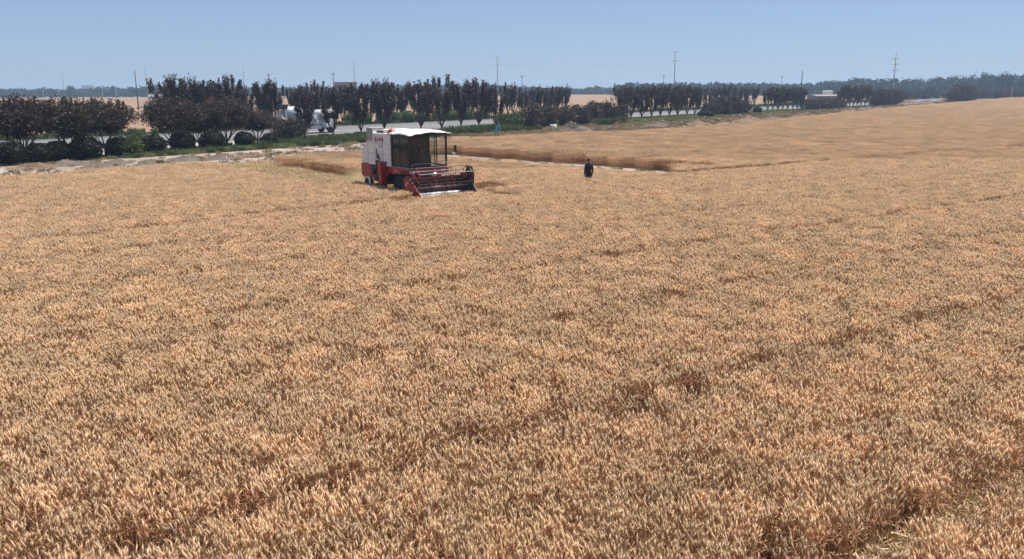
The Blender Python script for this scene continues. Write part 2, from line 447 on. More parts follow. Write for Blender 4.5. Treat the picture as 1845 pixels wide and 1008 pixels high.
def wheat_clump(name, seed, n, R, fat=1.0):
    g = np.random.default_rng(seed)
    V, T, MI = [], [], []
    nv = 0
    r = R * np.sqrt(g.random(n)); th = g.random(n) * 2 * math.pi
    bx, by = r * np.cos(th), r * np.sin(th)
    for i in range(n):
        h = 0.585 + g.normal() * 0.045
        lean = g.normal(size=2) * 0.04 + np.array([0.02, -0.01])
        base = np.array([bx[i], by[i], 0.02]); top = np.array([bx[i] + lean[0], by[i] + lean[1], h])
        a = g.random() * math.pi
        w = np.array([math.cos(a), math.sin(a), 0]) * 0.0028 * fat
        V += [base - w, base + w, top + w * .7, top - w * .7]
        T += [(nv, nv+1, nv+2), (nv, nv+2, nv+3)]; MI += [1, 1]; nv += 4
        for k in range(2 if g.random() < .6 else 1):      # dry leaf blades
            z0 = h * (0.45 + 0.4 * g.random()); t = z0 / h
            p0 = base * (1 - t) + top * t
            an = g.random() * 2 * math.pi; d = np.array([math.cos(an), math.sin(an), 0]); s = np.array([-d[1], d[0], 0]) * 0.0055 * fat
            L = 0.10 + 0.10 * g.random()
            p1 = p0 + d * L * .5 + np.array([0, 0, L * (.45 - .3 * g.random())]); p2 = p1 + d * L * .5 + np.array([0, 0, -L * (.1 + .7 * g.random())])
            V += [p0 - s * .5, p0 + s * .5, p1 + s, p1 - s, p2]
            T += [(nv, nv+1, nv+2), (nv, nv+2, nv+3), (nv+3, nv+2, nv+4)]; MI += [2, 2, 2]; nv += 5
        # ear
        tilt = abs(g.normal()) * 0.20 + 0.04
        an = g.random() * 2 * math.pi
        d0 = np.array([math.cos(an) * math.sin(tilt), math.sin(an) * math.sin(tilt), math.cos(tilt)])
        d1 = d0 + np.array([math.cos(an), math.sin(an), -0.4]) * 0.25 * g.random(); d1 /= np.linalg.norm(d1)
        L = (0.072 + 0.028 * g.random()) * fat; rr = 0.0092 * fat * (0.85 + .3 * g.random())
        s = np.cross(d0, [0.3, 0.2, 0.9]); s /= np.linalg.norm(s); q = np.cross(d0, s)
        c1 = top + d0 * L * .25; c2 = c1 + d1 * L * .45; c3 = c2 + d1 * L * .35
        V.append(top)
        for c, rad in ((c1, rr), (c2, rr * .95)):
            for k in range(3):
                t = k * 2.0944 + g.random() * .3
                V.append(c + (s * math.cos(t) + q * math.sin(t)) * rad)
        V.append(c3)
        for k in range(3):
            j = (k + 1) % 3
            T += [(nv, nv+1+k, nv+1+j), (nv+1+k, nv+4+k, nv+4+j), (nv+1+k, nv+4+j, nv+1+j), (nv+4+k, nv+7, nv+4+j)]
            MI += [0, 0, 0, 0]
        nv += 8
        for k in range(4):                                 # awns
            o = c1 * (1 - k * .25) + c2 * (k * .25)
            e = d1 + g.normal(size=3) * .15; e /= np.linalg.norm(e)
            sv = np.cross(e, g.normal(size=3)); sv = sv / np.linalg.norm(sv) * 0.0028 * fat
            V += [o - sv, o + sv, o + e * (L * .5 + 0.055)]
            T.append((nv, nv+1, nv+2)); MI.append(0); nv += 3
    return fast_mesh(name, V, T, [M['ear'], M['straw'], M['wleaf']], MI)

def stubble_clump(name, seed, n, R, mat):
    g = np.random.default_rng(seed); V, T = [], []; nv = 0
    for i in range(n):
        r_, t = R * math.sqrt(g.random()), g.random() * 6.283
        p = np.array([r_ * math.cos(t), r_ * math.sin(t), 0]); h = 0.14 + .08 * g.random()
        e = np.array([g.normal() * .04, g.normal() * .04, h])
        if g.random() < .45:            # loose straw lying on top
            a = g.random() * 6.283; L = .12 + .2 * g.random()
            p[2] = .03 + .15 * g.random(); e = np.array([math.cos(a) * L, math.sin(a) * L, g.normal() * .04])
        a = g.random() * 3.14; w = np.array([math.cos(a), math.sin(a), .3]) * .006
        V += [p - w, p + w, p + e + w, p + e - w]; T += [(nv, nv+1, nv+2), (nv, nv+2, nv+3)]; nv += 4
    return fast_mesh(name, V, T, [mat])

def blade_clump(name, seed, n, R, h, mat, wid=0.012, spread=0.4, leafs=2):
    """grass or weeds: bent tapering blades"""
    g = np.random.default_rng(seed); V, T = [], []; nv = 0
    for i in range(n):
        r_, t = R * math.sqrt(g.random()), g.random() * 6.283
        p = np.array([r_ * math.cos(t), r_ * math.sin(t), 0]); hh = h * (.5 + .7 * g.random())
        a = g.random() * 6.283; d = np.array([math.cos(a), math.sin(a), 0]); s = np.array([-d[1], d[0], 0]) * wid
        k = spread * g.random() * hh
        p1 = p + d * k * .4 + np.array([0, 0, hh * .6]); p2 = p + d * k + np.array([0, 0, hh * (.75 + .3 * g.random())])
        V += [p - s, p + s, p1 + s, p1 - s, p2]; T += [(nv, nv+1, nv+2), (nv, nv+2, nv+3), (nv+3, nv+2, nv+4)]; nv += 5
    return fast_mesh(name, V, T, [mat])

def scatter(name, pts, rot, scl, idx, meshes, label, cat=None):
    """one 'stuff' object whose geometry nodes put a clump on every point"""
    col = bpy.data.collections.new(name + '_clumps')
    for i, me in enumerate(meshes):
        o = bpy.data.objects.new('%s_clump_%02d' % (name, i), me); col.objects.link(o)
    me = bpy.data.meshes.new(name)
    n = len(pts)
    me.vertices.add(n); me.vertices.foreach_set('co', np.asarray(pts, np.float32).ravel())
    for nm, ty, dat, key in (('rot', 'FLOAT_VECTOR', rot, 'vector'), ('scl', 'FLOAT_VECTOR', scl, 'vector'), ('pick', 'INT', idx, 'value')):
        at_ = me.attributes.new(nm, ty, 'POINT')
        at_.data.foreach_set(key, np.asarray(dat, np.int32 if ty == 'INT' else np.float32).ravel())
    ob = link_mesh(name, me)
    ng = bpy.data.node_groups.new(name, 'GeometryNodeTree')
    ng.interface.new_socket('Geometry', in_out='INPUT', socket_type='NodeSocketGeometry')
    ng.interface.new_socket('Geometry', in_out='OUTPUT', socket_type='NodeSocketGeometry')
    N = ng.nodes
    gi, go = N.new('NodeGroupInput'), N.new('NodeGroupOutput')
    ci = N.new('GeometryNodeCollectionInfo'); ci.inputs['Collection'].default_value = col
    ci.inputs['Separate Children'].default_value = True; ci.inputs['Reset Children'].default_value = True
    ip = N.new('GeometryNodeInstanceOnPoints'); ip.inputs['Pick Instance'].default_value = True
    def attr(nm, ty):
        a = N.new('GeometryNodeInputNamedAttribute'); a.data_type = ty; a.inputs['Name'].default_value = nm
        return a.outputs['Attribute']
    L = ng.links.new
    L(gi.outputs[0], ip.inputs['Points']); L(ci.outputs[0], ip.inputs['Instance'])
    L(attr('pick', 'INT'), ip.inputs['Instance Index'])
    L(attr('rot', 'FLOAT_VECTOR'), ip.inputs['Rotation']); L(attr('scl', 'FLOAT_VECTOR'), ip.inputs['Scale'])
    L(ip.outputs[0], go.inputs[0])
    md = ob.modifiers.new('scatter', 'NODES'); md.node_group = ng
    return tag(ob, label, cat, None, 'stuff')

def inside(poly, x, y):
    c = np.zeros(len(x), bool); n = len(poly)
    for i in range(n):
        x0, y0 = poly[i]; x1, y1 = poly[(i + 1) % n]
        if y0 == y1: continue
        hit = ((y0 > y) != (y1 > y)) & (x < (x1 - x0) * (y - y0) / (y1 - y0) + x0)
        c ^= hit
    return c

def vnoise(x, y, s, seed=0):
    """cheap smooth value noise in 0..1"""
    X, Y = x / s, y / s
    xi, yi = np.floor(X), np.floor(Y); fx, fy = X - xi, Y - yi
    fx, fy = fx * fx * (3 - 2 * fx), fy * fy * (3 - 2 * fy)
    def hsh(a, b_):
        v = np.sin(a * 127.1 + b_ * 311.7 + seed * 74.7) * 43758.5453
        return v - np.floor(v)
    return (hsh(xi, yi) * (1-fx) * (1-fy) + hsh(xi+1, yi) * fx * (1-fy) + hsh(xi, yi+1) * (1-fx) * fy + hsh(xi+1, yi+1) * fx * fy)

def grid_points(step, dmin, dmax, margin=6.0, jitter=0.5):
    out = []
    ys = np.arange(dmin, dmax, step)
    for y in ys:
        hw = 0.66 * y + margin
        xs = np.arange(-hw, hw, step)
        out.append(np.stack([xs, np.full(len(xs), y)], 1))
    p = np.concatenate(out)
    p += (rng.random(p.shape) - .5) * step * 2 * jitter
    return p

def local(x, y):
    dx, dy = x - CO.x, y - CO.y
    return dx * FWD.x + dy * FWD.y, dx * LEFT.x + dy * LEFT.y

ROWD = np.array([0.83, 0.56]); ROWD /= np.linalg.norm(ROWD); ROWN = np.array([-ROWD[1], ROWD[0]])
TRAM = [(5.16, .33, 1.0), (10.2, .235, 1.0), (15.2, .15, 1.0), (20.1, .25, 1.0), (25.5, .16, 1.0), (30.4, .2, 1.0), (38.4, .7, 1.0)]   # offset, half width, how bare
T1A, T1B = np.array([-18.1, 29.0]) - np.array([14.2, 14.2]), np.array([-5.1, 41.9])
LANE_Q = [tuple((LANE_A - ln * 2.6)[:2]), tuple((LANE_B - ln * 2.2)[:2]), tuple((LANE_B + ln * .2)[:2]), tuple((LANE_A + ln * .2)[:2])]
SHORT = [tuple((LANE_A - ln * 2.6)[:2]), tuple((LANE_B - ln * 2.2)[:2]), (11.0, 53.5), (5.5, 51.2), (-1.5, 56.0), (-10.0, 67.0)]

def crop(p):
    """keep mask and height scale of the crop at points"""
    x, y = p[:, 0], p[:, 1]
    keep = inside(FIELD, x, y)
    keep &= ~((y > 583) | (x > 640))
    h = 0.95 + 0.09 * (vnoise(x, y, 1.1, 1) - .5) + 0.05 * (vnoise(x, y, 6.0, 2) - .5) + rng.normal(size=len(x)) * .03
    q = x * ROWN[0] + y * ROWN[1]; bare_k = np.zeros(len(x))
    wob = 0.25 * (vnoise(x, y, 6.0, 5) - .5)
    for off, hw, bare in TRAM:
        d = np.abs(q - off - wob)
        if off < 38:
            gap = np.clip(.55 + .9 * vnoise(x, y, 2.5, 9 + int(off)), 1.0 if off < 6 else 0, 1)
        else:
            gap = np.ones(len(x)) * (x > 9)
        k = np.clip((hw - d) / .04, 0, 1) * bare * gap
        h = h * (1 - .2 * k); bare_k = np.maximum(bare_k, k)
    ab = T1B - T1A; L = np.linalg.norm(ab); ab = ab / L
    t = (x - T1A[0]) * ab[0] + (y - T1A[1]) * ab[1]; d = np.abs((x - T1A[0]) * -ab[1] + (y - T1A[1]) * ab[0] - wob)
    k = np.clip((.36 - d) / .06, 0, 1) * ((t > 0) & (t < L)) * np.clip((vnoise(x, y, 3.0, 4) - .1) * 2.2, 0, 1)
    h = h * (1 - .3 * k)
    bare_k = np.maximum(bare_k, k)
    # rare hollows
    hol = vnoise(x, y, 2.3, 13) * vnoise(x, y, 5.1, 17)
    h = np.where(hol > .80, h * .75, h)
    # combine, swath, lane
    f, l = local(x, y)
    swath = ((f < 3.9) & (f > -27) & (np.abs(l) < 1.75)) | ((f < -3.2) & (f > -26) & (l < 0) & (l > -4.4 + .6 * vnoise(x, y, 2.5, 21)))
    keep &= ~swath & (rng.random(len(x)) > bare_k)
    h = np.where((f > 3.0) & (f < 7.5) & (l < 2.2) & (l > -4.5) & (f + l > 1.5), h * .74, h)
    dip = (f > 1.6) & (f < 4.0) & (l > 1.7) & (l < 4.6)
    h = np.where(dip, h * .4, h)
    h = np.where((l > 1.7) & (l < 6) & (f < -4) & (f > -27), h * 1.18, h)
    dl = (x - LANE_A.x) * ln.x + (y - LANE_A.y) * ln.y
    h = np.where((dl > 0) & (dl < 7) & (y > 55) & (x < 14), h * 1.25, h)
    keep &= ~inside(LANE_Q, x, y)
    sh = inside(SHORT, x, y) & keep
    h = np.where(sh, h * .26, h)
    return keep, np.clip(h, .2, 1.3), swath

near = grid_points(0.36, 5.0, 62, 5.0)
farp = grid_points(1.15, 62, 200, 8.0)
farq = grid_points(2.0, 200, 560, 10.0)
N_NEAR = 12
wm = [wheat_clump('wheat_clump', 100 + i, 41, 0.30, 1.58) for i in range(N_NEAR)]
wf = [wheat_clump('wheat_patch', 200 + i, 430, 1.0, 1.05) for i in range(4)]
P_, R_, S_, I_ = [], [], [], []
for pts, kind in ((near, 0), (farp, 1), (farq, 2)):
    k, h, _ = crop(pts)
    pts, h = pts[k], h[k]; n = len(pts)
    P_.append(np.column_stack([pts, np.full(n, .015)]))
    R_.append(np.column_stack([rng.normal(size=n) * .05, rng.normal(size=n) * .05, rng.random(n) * 6.283]))
    wide = (1.0, 1.0, 1.75)[kind]
    S_.append(np.column_stack([np.full(n, wide), np.full(n, wide), h]))
    I_.append(rng.integers(0, N_NEAR, n) if kind == 0 else N_NEAR + rng.integers(0, 4, n))
scatter('wheat_crop', np.concatenate(P_), np.concatenate(R_), np.concatenate(S_), np.concatenate(I_), wm + wf,
        'ripe golden brown wheat standing over the whole field', 'wheat')

# stubble in the swath
sp = grid_points(0.6, 40, 76, 4.0)
f, l = local(sp[:, 0], sp[:, 1])
sp = sp[((f < 2.2) & (f > -26.5) & (np.abs(l) < 1.7)) | ((f < -3.2) & (f > -26) & (l < 0) & (l > -4.3))]
_t = np.arange(-2, 30, .22)                                   # trampled straw along the nearest wheel track
_q = 5.16 + .25 * (vnoise(_t * ROWD[0] + 5.16 * ROWN[0], _t * ROWD[1] + 5.16 * ROWN[1], 6.0, 5) - .5) + rng.normal(size=len(_t)) * .06
sp = np.concatenate([sp, np.outer(_t, ROWD) + np.outer(_q, ROWN)])
n = len(sp)
scatter('stubble', np.column_stack([sp, np.full(n, .016)]), np.column_stack([np.zeros(n), np.zeros(n), rng.random(n) * 6.283]),
        np.column_stack([np.ones(n), np.ones(n), .8 + .5 * rng.random(n)]), rng.integers(0, 4, n),
        [stubble_clump('stubble_clump', 300 + i, 120, .5, M['stubble']) for i in range(4)],
        'cut stubble behind the combine and trampled straw in the nearest track', 'stubble')

# grass and weeds on the verges, the track and the lane
gp, gk, gs = [], [], []
def strew(n, fn, kind, s0, s1):
    for _ in range(n):
        p = fn()
        if p is None: continue
        gp.append((p.x, p.y, 0.02)); gk.append(kind if isinstance(kind, int) else random.choice(kind)); gs.append(random.uniform(s0, s1))
random.seed(3)
strew(300, lambda: W(random.uniform(-60, -26), random.uniform(-15.5, -11.5)), [0, 2, 2], .35, .7)
strew(800, lambda: W(random.uniform(-30, -8), random.uniform(-16, -11)), [0, 0, 1, 2, 2], .35, .75)
strew(1100, lambda: W(random.uniform(-8, 12), random.uniform(-15.5, -1)), [0, 0, 1, 2, 2], .3, .75)
strew(1500, lambda: W(random.uniform(10, 60), random.uniform(-15.5, -1)), [0, 2, 2], .35, .7)
strew(2200, lambda: W(random.uniform(60, 300), random.uniform(-12, -1)), [0, 0, 0, 2], .5, .9)
strew(2500, lambda: W(random.uniform(-60, 300), random.uniform(20, 27)), [0, 0, 1], .6, 1.3)
strew(650, lambda: W(random.uniform(-60, 30), random.uniform(-31, -17)), [2, 2, 2, 0], .4, .9)
strew(900, lambda: W(random.uniform(12, 45), random.uniform(-27, -14)), [2, 2, 0, 2], .5, 1.0)
strew(1400, lambda: W(random.uniform(45, 220), random.uniform(-24, -8)), [2, 2, 0], .5, 1.1)
strew(520, lambda: W(random.gauss(-3, 7), random.gauss(-12.5, 1.8)), [1, 1, 0, 2], .4, 1.2)        # lush patch left of the combine
strew(260, lambda: W(random.gauss(24, 3), random.gauss(-11, 1.5)), [1, 1, 0], .8, 1.5)
strew(90, lambda: LANE_A.lerp(LANE_B, random.random() ** .7) - ln * random.uniform(0.6, 2.6), [0, 2, 2], .25, .5)
strew(70, lambda: row(random.gauss(1100, 16), random.uniform(-14, -9)), [1, 1, 0, 2], .5, 2.0)
strew(2600, lambda: W(random.uniform(30, 330), random.uniform(-42, -12)), [2, 2, 2, 2, 0], .5, 1.0)
strew(900, lambda: row(random.uniform(1125, 1345), random.uniform(-9, -1.2)), 3, .7, 1.3)
strew(900, lambda: row(random.uniform(470, 665), random.uniform(-15.5, -7)), 3, .4, 1.0)
strew(320, lambda: row(random.gauss(385, 70), random.uniform(-15.5, -13)), 3, .5, 1.0)
strew(200, lambda: row(random.uniform(1380, 1420), random.uniform(-7, -2)), 3, .8, 1.4)
gp, gk, gs = np.array(gp), np.array(gk), np.array(gs)
okm = ~inside(FIELD, gp[:, 0], gp[:, 1]) | inside(LANE_Q, gp[:, 0], gp[:, 1])
gp, gk, gs = gp[okm], gk[okm], gs[okm]; n = len(gp)
clumps = [blade_clump('grass_clump', 401, 60, .45, .34, M['grass'], .018), blade_clump('weed_clump', 402, 90, .4, .7, M['weed'], .03, .7),
          blade_clump('dry_clump', 403, 50, .4, .35, M['dryweed'], .016, .8), blade_clump('lush_clump', 404, 70, .45, .38, M['lush'], .022, .6)]
scatter('verge_grass', gp, np.column_stack([np.zeros(n), np.zeros(n), rng.random(n) * 6.283]), np.column_stack([gs * 1.2, gs * 1.2, gs]), gk, clumps,
        'green and dry grass tufts and weeds on the verges', 'grass')

# clods and rubble strewn over the dirt track and the spoil along the field edge
def clod(name, seed, mat):
    bm = bmesh.new(); bmesh.ops.create_icosphere(bm, subdivisions=2, radius=.16)
    g_ = np.random.default_rng(seed)
    for v in bm.verts:
        v.co *= .75 + .5 * g_.random(); v.co.z *= .6
    me = bpy.data.meshes.new(name); bm.to_mesh(me); bm.free(); me.materials.append(mat); return me
cp, cs = [], []
def strew_clods(n, fn, s0, s1):
    for _ in range(n):
        p = fn(); cp.append((p.x, p.y, .03)); cs.append(random.uniform(s0, s1))
strew_clods(420, lambda: W(random.uniform(-62, 20), random.gauss(-25, 3.2)), .25, .9)
strew_clods(120, lambda: W(random.gauss(-38, 9), random.gauss(-26, 1.6)), .5, 1.4)
strew_clods(140, lambda: W(random.gauss(-8, 6), random.gauss(-27, 1.4)), .7, 1.8)
strew_clods(700, lambda: W(random.uniform(30, 320), random.uniform(-40, -9)), .6, 2.4)
cp, cs = np.array(cp), np.array(cs)
okm = ~inside(FIELD, cp[:, 0], cp[:, 1]); cp, cs = cp[okm], cs[okm]; n = len(cp)
scatter('rubble', cp, rng.random((n, 3)) * 6.283, np.column_stack([cs, cs, cs]), rng.integers(0, 4, n),
        [clod('clod', 1, M['track']), clod('clod', 2, M['moundred']), clod('clod', 3, M['mound']), clod('clod', 4, M['track'])],
        'brown clods and rubble strewn over the dirt track and field edge', 'rubble')

# ------------------------------------------------------------------ trees and shrubs
def leaf_cards(g, centers, size, V, T, flat=0.0):
    n = len(centers)
    a = norm_rows(g.normal(size=(n, 3)) * np.array([1, 1, 1 - flat])); b_ = norm_rows(np.cross(a, g.normal(size=(n, 3))))
    s = (size * (.6 + .8 * g.random(n)))[:, None]
    q = np.stack([centers - a * s, centers + b_ * s * .55, centers + a * s, centers - b_ * s * .55], 1)
    k = sum(len(x) for x in V)
    base = k + 4 * np.arange(n)[:, None]
    V.append(q.reshape(-1, 3))
    T.append((base + np.array([[0, 1, 2]])).reshape(-1, 3)); T.append((base + np.array([[0, 2, 3]])).reshape(-1, 3))

def crown_mesh(name, g, groups):
    """groups: list of (centers, size, material)"""
    V, T, MI, mats = [], [], [], []
    for c, s, m in groups:
        k0 = sum(len(t) for t in T)
        leaf_cards(g, c, s, V, T)
        k1 = sum(len(t) for t in T)
        if m not in mats: mats.append(m)
        MI += [mats.index(m)] * (k1 - k0)
    return fast_mesh(name, np.concatenate(V), np.concatenate(T), mats, MI)

def vase_tree(seed, H=6.8, spread=2.5, nleaf=6200):
    """upright pruned plum: short trunk, a vase of limbs, plumes of dark leaves"""
    g = np.random.default_rng(seed)
    mb = MB(); mb.smooth = True
    th = 0.5 + .3 * g.random()
    mb.tube([(0, 0, -.1), (.02, .01, th * .5), (.0, .02, th)], [.14, .115, .12], 7)
    segs = []
    nl = int(g.integers(5, 8)); a0 = g.random() * 6.283
    for i in range(nl):
        a = a0 + i * 6.283 / nl + g.normal() * .25
        d = np.array([math.cos(a), math.sin(a), 0]); out = spread * (.3 + .6 * g.random()); hh = H * (.72 + .32 * g.random())
        pts = []
        for t in (0, .2, .45, .7, 1.0):
            rr = out * (t ** .62)
            pts.append(np.array([0, 0, th * .9]) + d * rr + np.array([g.normal() * .07 * t, g.normal() * .07 * t, (hh - th) * t]))
        mb.tube(pts, [.085, .075, .055, .035, .012], 5)
        for j in range(1, 4): segs.append((pts[j] if j > 1 else pts[1] * .3 + pts[2] * .7, pts[j + 1], 1.0 if j > 1 else .3))
        for j in range(4):
            t0 = .3 + .5 * g.random(); k = min(int(t0 * 4), 3); p = pts[k] * (1 - (t0 * 4 - k)) + pts[k + 1] * (t0 * 4 - k)
            e = p + d * (.2 + .35 * g.random()) * spread * .5 + np.array([g.normal() * .3, g.normal() * .3, .9 + .9 * g.random()])
            e[2] = min(e[2], hh * 1.02)
            mb.tube([p, (p + e) / 2 + np.array([.04, 0, 0]), e], [.03, .02, .008], 4)
            segs.append((p, e, .9))
    tips = []
    for i in range(int(g.integers(9, 15))):              # upright shoots standing above the crown
        a = g.random() * 6.283; r_ = spread * .8 * math.sqrt(g.random()); zb = H * (.62 + .2 * g.random())
        p = np.array([r_ * math.cos(a), r_ * math.sin(a), zb]); e = p + np.array([p[0] * .12, p[1] * .12, .9 + .9 * g.random()])
        mb.tube([p, e], [.018, .006], 4); tips.append((p, e))
    per = int(nleaf * .82) // len(segs)
    C = []
    for p, q in tips:
        t = g.random(int(nleaf * .18 / len(tips)))[:, None]
        C.append(p * (1 - t) + q * t + g.normal(size=(len(t), 3)) * np.array([.09, .09, .06]))
    for p, q, wgt in segs:
        t = g.random(int(per * wgt))[:, None]
        C.append(p * (1 - t) + q * t + g.normal(size=(len(t), 3)) * np.array([.16, .16, .2]))
    C = np.concatenate(C)
    top = g.random(len(C)) < .10
    return mb.mesh('trunk', M['bark']), crown_mesh('crown', g, [(C[~top], .115, M['plum']), (C[top], .11, M['plumred'])])

def round_tree(seed, H=4.6, rx=2.6, nleaf=12500, low=1.9):
    """low spreading plum with a broad crown on several limbs"""
    g = np.random.default_rng(seed)
    mb = MB(); mb.smooth = True
    mb.tube([(0, 0, -.1), (.03, 0, .3), (.0, .02, .6)], [.17, .14, .14], 7)
    limbs = []
    for i in range(8):
        a = i * 6.283 / 8 + g.normal() * .2; d = np.array([math.cos(a), math.sin(a), 0]); o = rx * (.35 + .45 * g.random()); zt = H * (.62 + .3 * g.random())
        pts = [np.array([0, 0, .5]), np.array([0, 0, .5]) + d * o * .3 + [0, 0, .7], np.array([0, 0, 0]) + d * o * .65 + [0, 0, zt * .62], d * o + np.array([0, 0, zt])]
        mb.tube(pts, [.075, .06, .04, .015], 5); limbs.append(pts)
    # leaf clumps spread through a flattened dome
    nc = 95
    cc = []
    while len(cc) < nc:
        v = g.normal(size=3); v /= np.linalg.norm(v); v *= g.random() ** .4
        z = low + (H - low) * (.5 + .5 * v[2])
        r_ = rx * (1.0 if v[2] > -.5 else .85)
        cc.append(np.array([v[0] * r_, v[1] * r_, z]))
    C = np.concatenate([c + g.normal(size=(nleaf // nc, 3)) * np.array([.33, .33, .24]) * (.6 + .8 * g.random()) for c in cc])
    C = C[C[:, 2] > low - .25]
    S = []
    for i in range(46):                 # shoots standing out of the top
        a = g.random() * 6.283; r_ = rx * math.sqrt(g.random()) * .95
        z = low + (H - low) * (.5 + .5 * math.sqrt(max(0, 1 - (r_ / rx) ** 2))) - .15
        t = g.random(26)[:, None]
        S.append(np.array([r_ * math.cos(a), r_ * math.sin(a), z]) + t * np.array([g.normal() * .15, g.normal() * .15, .4 + .4 * g.random()]) + g.normal(size=(26, 3)) * .06)
    return mb.mesh('trunk', M['barkpale']), crown_mesh('crown', g, [(C, .095, M['plum']), (np.concatenate(S), .08, M['plumred'])])

def dome_bush(seed, H=3.6, rx=2.2, nleaf=5200, mat='plum', mat2='plumred', size=.115, base=.1):
    """bush leafy down to the ground: uneven mounds of leaves over a few stems"""
    g = np.random.default_rng(seed)
    mb = MB(); mb.smooth = True
    for i in range(6):
        a = i * 1.047 + g.normal() * .2; d = np.array([math.cos(a), math.sin(a), 0])
        mb.tube([(0, 0, -.05), d * rx * .25 + np.array([0, 0, H * .35]), d * rx * .55 + np.array([0, 0, H * .8])], [.07, .05, .015], 5)
    nc = 110; cc = []
    lob = g.random(5) * 6.283
    for i in range(nc):
        v = g.normal(size=3); v /= np.linalg.norm(v); v *= g.random() ** .33
        an = math.atan2(v[1], v[0]); k = 1 + .14 * sum(math.cos((j + 1) * an + lob[j]) for j in range(4)) * .6
        z = base + (H - base) * (.46 + .52 * v[2]) * (1 + .08 * g.normal())
        cc.append(np.array([v[0] * rx * k, v[1] * rx * k, max(z, base)]))
    C = np.concatenate([c + g.normal(size=(nleaf // nc, 3)) * np.array([.28, .28, .22]) * (.6 + .8 * g.random()) for c in cc])
    C[:, 2] = np.maximum(C[:, 2], .04)
    top = (C[:, 2] > H * .8) & (g.random(len(C)) < .5)
    return mb.mesh('stems', M['bark']), crown_mesh('foliage', g, [(C[~top], size, M[mat]), (C[top] if top.any() else C[:4], size, M[mat2])])

def ball_shrub(seed, r=1.05, mat='ball', n=3400):
    """clipped round shrub: a thick skin of small leaves over a solid leaf-coloured core added to block light"""
    g = np.random.default_rng(seed)
    v = norm_rows(g.normal(size=(n, 3)))
    k = 1 + .06 * np.sin(v[:, 0] * 5 + seed) + .05 * np.sin(v[:, 1] * 7 + 2 * seed) + .04 * np.sin(v[:, 2] * 9)
    rad = r * k * (1 - .16 * g.random(n) ** 2 + .05 * g.random(n) ** 3)
    C = v * rad[:, None] * np.array([1.12, 1.12, .92]) + np.array([0, 0, r * .86])
    C = C[C[:, 2] > .02]
    bm = bmesh.new(); bmesh.ops.create_icosphere(bm, subdivisions=3, radius=r * .86)  # unseen inner ball, added to stop light passing through the leaves
    for w_ in bm.verts: w_.co = Vector((w_.co.x * 1.1, w_.co.y * 1.1, max(w_.co.z * .9 + r * .86, .0)))
    core = bpy.data.meshes.new('core'); bm.to_mesh(core); bm.free(); core.materials.append(M[mat])
    return core, crown_mesh('foliage', g, [(C, .075, M[mat])])

def plant(name, meshes, names, loc, label, cat, group, scale=1.0, rz=None, zs=1.0, xs=1.0):
    t = empty(name, (loc.x, loc.y, 0.0), random.uniform(0, 6.28) if rz is None else rz)
    t.scale = (scale * xs, scale * xs, scale * zs)
    for me, nm in zip(meshes, names): link_mesh(nm, me, t)
    return tag(t, label, cat, group)

random.seed(11)
VASE = [vase_tree(20 + i) for i in range(6)]
VASE_S = [vase_tree(40 + i, 6.0, 1.95, 4200) for i in range(4)]
ROUND = [round_tree(60 + i) for i in range(4)]
DOME = [dome_bush(80 + i) for i in range(4)]
BALL = [ball_shrub(90 + i) for i in range(4)]
GBUSH = [dome_bush(95 + i, 2.3, 1.3, 3200, 'greenbush', 'weed', .10) for i in range(3)]
GBALL = [ball_shrub(98 + i, 1.0, 'greenbush', 2200) for i in range(2)]
TC = ('trunk', 'crown'); SF = ('stems', 'foliage'); CF = ('core', 'foliage')

# near row, left: low spreading trees and clipped balls
lowx = [(-58, -11.5, 1.05), (30, -12, 1.1), (112, -12, 1.08), (180, -11.8, 1.05), (306, -10.5, 1.05), (352, -9.5, .9), (402, -10, 1.05), (458, -9.5, .8)]
for i, (px, s, k) in enumerate(lowx):
    plant('plum_tree', ROUND[i % 4], TC, row(px, s), 'low spreading dark plum tree, %s from the left above the clipped shrubs' % ORD[i + 1], 'tree', 'low plum trees on the near verge', k)
ballx = [(-42, -14, .98), (6, -14.3, .98), (57, -14, .86), (92, -13.6, .92), (142, -14, 1.12), (203, -13, .92), (267, -12.6, .95), (321, -12.2, 1.0), (376, -12, 1.02), (434, -11.5, .85), (480, -11.5, .72)]
for i, (px, s, k) in enumerate(ballx):
    plant('clipped_shrub', BALL[i % 4], CF, row(px, s), 'dark clipped ball shrub beside the dirt track, %s from the left' % ORD[i + 1], 'shrub', 'clipped ball shrubs on the near verge', k, xs=1.05)
for i, (px, s, k) in enumerate([(222, -13.4, .8), (240, -1.5, .7)]):
    plant('green_bush', GBUSH[i], SF, row(px, s), ('bright green bush leaning on the clipped shrubs at left', 'bright green bush by the kerb between dark plum trees')[i], 'bush', None, k)
plant('thin_shrub', DOME[1], SF, row(522, -8), 'greyish scrubby shrub left of the white truck', 'shrub', None, .8)
plant('thin_shrub', DOME[2], SF, row(508, -4), 'reddish scrubby shrub in front of the white truck', 'shrub', None, .75)

# near row, middle: vase-shaped trees
for i, (px, s, k) in enumerate([(545, -2.5, .86), (597, -3, .86), (648, 1.2 - 3.5, .95), (690, -2.5, 1.05), (757, -2.5, 1.03), (795, -2.6, 1.12), (830, -3, 1.0), (862, -3, 1.1), (893, -3.6, .97)]):
    plant('plum_tree', VASE[(i * 2 + 1) % 6], TC, row(px, s), 'vase-shaped plum tree behind the combine, %s from the white truck on the near kerb' % ORD[i + 1], 'tree', 'vase-shaped plum trees on the near kerb', k)
